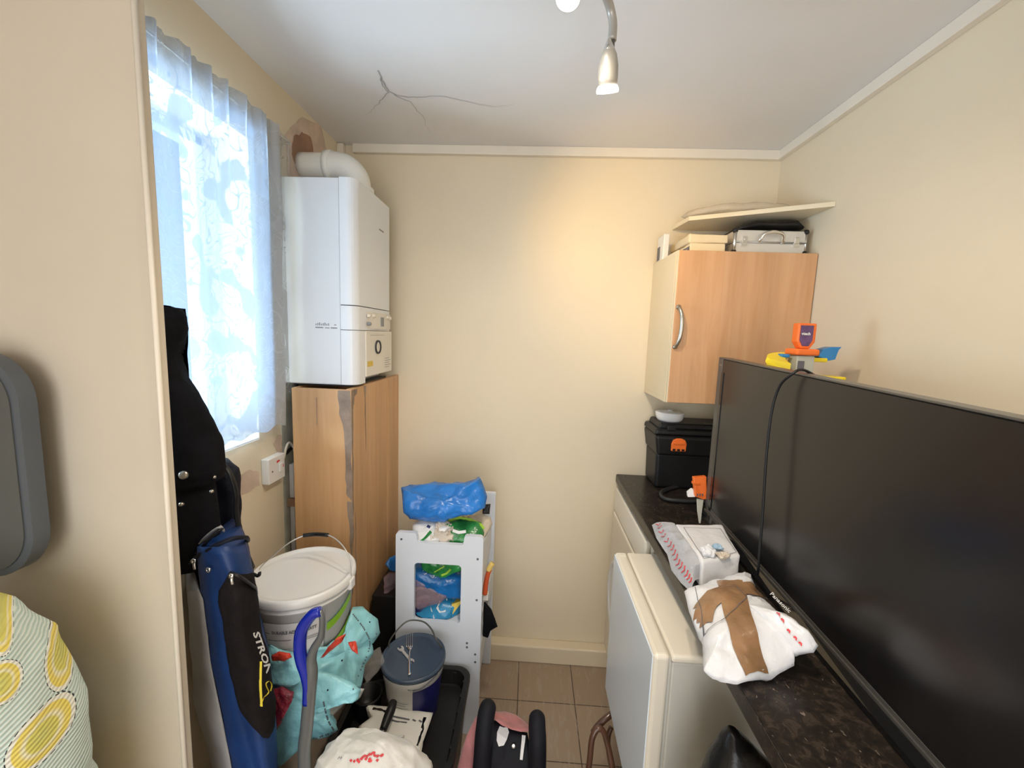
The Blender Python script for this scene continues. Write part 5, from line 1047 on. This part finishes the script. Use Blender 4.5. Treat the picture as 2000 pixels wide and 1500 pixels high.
b = B(); tube(b, [(sx0-.098, sy0+.03, lz-.012), at(762, 1250, 'y', 1.31), at(782, 1224, 'y', 1.33), at(800, 1212, 'y', 1.35), at(826, 1214, 'y', 1.35), at(842, 1228, 'y', 1.33), at(853, 1250, 'y', 1.30), (sx0+.09, sy0+.05, lz-.012)], .0028, 8, flat=1); mk('carry_handle', b, 'tvframe', sb_, smooth=True)
fk = thing('fork', 'metal dinner fork lying on the slate blue lid', 'fork', (sx0, sy0, lz))
LT = lz-.0035
fp = lambda x, y, dz=.003: at(x, y, 'z', LT+dz)
b = B(); A = [fp(800, 1318), fp(800, 1300), fp(800, 1282), fp(801, 1268)]; 
tube(b, A, lambda t: .0052-.002*t, 10, 5, flat=.4); mk('handle', b, 'chrome', fk, smooth=True)
b = B(); c1_, c2_, c3_, c4_ = fp(793, 1262, .002), fp(806, 1262, .002), fp(803, 1270, .002), fp(798, 1270, .002); prism(b, [c4_, c3_, c2_, c1_], (0, 0, .002))
for k in range(4): tube(b, [fp(794+k*3.8, 1264), fp(794.5+k*3.7, 1248, .005), fp(795+k*3.6, 1236, .006)], .0013, 6, 3)
mk('tines', b, 'chrome', fk, smooth=True)
spn = thing('spanner', 'short silver open ended spanner crossing under the fork', 'spanner', (sx0, sy0, lz))
b = B(); a_, c_ = at(783, 1268, 'z', LT+.001), at(803, 1292, 'z', LT+.001)
def spanner_end(b, p, d, r):
    d = V(d).normalized(); s = V((-d.y, d.x, 0)); poly = [p-d*r*1.3+s*r*.4, p-d*r*.7+s*r*.85, p+d*r*.2+s*r*1.05, p+d*r*1.1+s*r*.8, p+d*r*1.0+s*r*.42, p+d*r*.1+s*r*.38, p+d*r*.0-s*r*.38, p+d*r*.9-s*r*.42, p+d*r*1.05-s*r*.8, p+d*r*.2-s*r*1.05, p-d*r*.7-s*r*.85, p-d*r*1.3-s*r*.4]
    prism(b, poly, (0, 0, .003))
dd_ = (c_-a_).normalized(); spanner_end(b, a_, -dd_, .010); spanner_end(b, c_, dd_, .009); s_ = V((-dd_.y, dd_.x, 0))*.0045; prism(b, [a_+s_, c_+s_, c_-s_, a_-s_], (0, 0, .0025)); mk('spanner_body', b, 'wire', spn)
b = B(); lathe(b, [(0, 0), (.036, 0), (.040, .004), (.045, .070), (.048, .072), (.048, .080), (.043, .080), (.041, .02), (0, .018)], (-.505, 1.235, .2495), (0, 0, 1), 32); tag(mk('black_pot', b, 'crate', smooth=True), 'small open black pot at the left of the blue lidded tub', 'pot')
b = B(); O = [at(x, y, 'z', z) for x, y, z in ((712, 1375, .318), (740, 1378, .318), (790, 1384, .318), (846, 1392, .318), (836, 1424, .320), (826, 1448, .320), (822, 1476, .32), (740, 1495, .32), (690, 1470, .32), (700, 1420, .32), (725, 1400, .32), (716, 1386, .318))]
for p in O: p.y = max(p.y, 1.012)
pillow(b, O, .012, .060, rings=8, nrm=(0, 0, 1)); rough(b, .004, 16, 3)
for v in b.verts: v.co.z = max(v.co.z, .2492)
d4 = drape_fn(b, (0, 0, -1), .001); rt = tag(mk('roller_tray', b, 'paper', smooth=True), 'white paint covered tray in the black crate', 'tray')
b = B()
for A in ([(720, 1380), (760, 1392), (800, 1400)], [(755, 1398), (775, 1404), (795, 1406)], [(806, 1400), (812, 1403)], [(818, 1401), (824, 1404)]): ribbon(b, [d4(at(x, y, 'z', .34)+V((0, 0, .1))) for x, y in A], .005, (0, 0, 1))
mk('black_smear', b, 'hole', rt)
b = B()
for A, w in (([(830, 1402), (826, 1416), (824, 1430), (818, 1446), (815, 1458)], .010), ([(728, 1385), (745, 1389), (762, 1397)], .009)):
    q = [p for p in (d4(at(x, y, 'z', .325)+V((0, 0, .1))) for x, y in A) if p.z < .36]; ribbon(b, smoothpath(q, 5), lambda t: w*(.4+.6*abs(math.sin(9*t+1))), (0, 0, 1))
mk('black_paint', b, 'gloss_black', rt)
b = B(); tube(b, [at(769, 1370, 'z', .40), at(764, 1385, 'z', .395), at(757, 1402, 'z', .385), at(748, 1426, 'z', .375)], lambda t: .011+.003*math.sin(math.pi*t), 14); rh = tag(mk('paint_roller', b, 'black', smooth=True), 'black roller handle sticking up from the white tray', 'paint roller')
b = B(); tube(b, [at(748, 1426, 'z', .375), at(750, 1435, 'z', .36), at(770, 1440, 'z', .345), at(790, 1438, 'z', .343)], .003, 8); mk('roller_wire', b, 'wire', rh, smooth=True)

# ============================================================ white sack in front
b = B(); R = []
for z, cx, cy_, rx, ry in loftpath([(0, -.365, .885, .145, .085), (.2, -.365, .885, .165, .095), (.38, -.36, .885, .165, .092), (.45, -.362, .888, .150, .080), (.50, -.375, .892, .115, .06), (.528, -.39, .90, .065, .035), (.538, -.398, .903, .015, .01)], 7): R.append(oval((cx, cy_, z), rx, ry, 96, .12, 8, .85))
loft(b, R); rough(b, .010, 8, 5, True); rough(b, .004, 24, 6, True)
for v in b.verts: v.co.z = max(v.co.z, .001)
d5 = drape_fn(b, (0, .75, -.66), .0018); sk = tag(mk('white_sack', b, 'sack', smooth=True), 'full white plastic carrier bag with red print at the front', 'bag')
b = B(); random.seed(3)
for k in range(26):
    x = 662+random.random()*62; y = 1500-random.random()*22*(x-655)/65; P_ = [d5(at(x+dx, y+dy, 'y', .80)) for dx, dy in ((-3, 0), (0, -3), (4, -1), (2, 3))]; b.faces.new([b.verts.new(p) for p in P_])
mk('red_lettering', b, 'red_print', sk)
b = B(); [ribbon(b, [d5(at(x, 1496, 'y', .8)), d5(at(x+1.5, 1491, 'y', .8)), d5(at(x+3, 1494, 'y', .8))], .0012, (0, -.7, .7)) for x in (634, 639)]; mk('small_lettering', b, 'hole', sk)

# ============================================================ baby seat with pink blanket
bs = thing('pushchair', 'black padded baby seat with rounded side bolsters and pink blanket', 'pushchair', (-.03, 1.07, 0))
G = lambda x, y, Y=1.08: at(x, y, 'y', Y)
b = B(); tube(b, [G(934, 1560, 1.03), G(941, 1500, 1.04), G(945, 1440, 1.05), (G(949, 1400, 1.07)), G(952, 1386, 1.08), G(954, 1381, 1.095)], lambda t: .027-.003*t if t < .93 else .020, 18); mk('side_bolster', b, 'padding', bs, smooth=True)
b = B(); tube(b, [G(1046, 1560, 1.03), G(1049, 1500, 1.04), G(1050, 1450, 1.05), G(1049, 1422, 1.07), G(1049, 1408, 1.08), G(1049, 1402, 1.095)], lambda t: .026-.002*t if t < .93 else .020, 18); mk('side_bolster', b, 'padding', bs, smooth=True)
b = B(); O = [G(950, 1400, 1.09), G(975, 1412, 1.09), (G(1000, 1425, 1.09)), G(1030, 1430, 1.09), G(1040, 1480, 1.06), G(1040, 1560, 1.03), G(985, 1570, 1.02), G(915, 1560, 1.03), G(932, 1480, 1.06)]; pillow(b, O, .014, .03, nrm=(0, -.9, .3)); rough(b, .003, 12); rough(b, .0, 1); c6 = cast_fn(b, .003); mk('seat_pad', b, 'padding', bs, smooth=True)
b = B(); t = bmesh.new(); box(t, (-.145, 1.00, .0), (.075, 1.13, .19), .03, 4); merge(b, t); mk('seat_base', b, 'padding', bs, smooth=True)
b = B(); P_ = [c6(x, y) for x, y in ((976, 1418), (984, 1421), (991, 1420), (994, 1430), (990, 1444), (984, 1456), (974, 1458), (970, 1446), (971, 1430))]; face(b, P_); mk('white_tag', b, 'whitecloth', bs)
b = B(); ribbon(b, [q for q in [c6(x, y) for x, y in ((1023, 1436), (1022, 1448), (1020, 1464), (1018, 1484))] if q], lambda t: .011-.003*t, (0, -1, .2)); mk('white_strap', b, 'whitecloth', bs)
b = B(); lathe(b, [(0, .002), (.005, .002), (.0065, .001), (.0065, 0)], (c6(1003, 1457) or V((0, 1.05, .4))), (0, -.9, .4), 18); mk('round_badge', b, 'silver', bs, smooth=True)
b = B(); O = [at(x, y, 'y', Y) for x, y, Y in ((958, 1398, 1.085), (965, 1389, 1.10), (985, 1389, 1.12), (1008, 1397, 1.12), (1028, 1411, 1.12), (1041, 1422, 1.10), (1038, 1428, 1.07), (1018, 1430, 1.055), (1000, 1425, 1.055), (980, 1417, 1.055), (966, 1406, 1.06))]
pillow(b, O, .012, .010, nrm=(0, -.7, .7), rings=6); rough(b, .004, 18, 2); pbk = tag(mk('pink_blanket', b, 'pink', smooth=True), 'pink blanket tucked between the bolsters of the black baby seat', 'blanket')
bag_px('pink_cloth', 'pink', [(938, 1390, 1.12), (928, 1402, 1.12), (914, 1430, 1.11), (902, 1462, 1.10), (893, 1500, 1.09), (888, 1600, 1.06), (925, 1610, 1.06), (932, 1500, 1.09), (940, 1440, 1.11), (946, 1402, 1.12)], 1.06, .014, .014, 'dusky pink cloth hanging along the left of the black baby seat', 'cloth', nrm=(-.3, -.9, .1), amt=.006, seed=3)
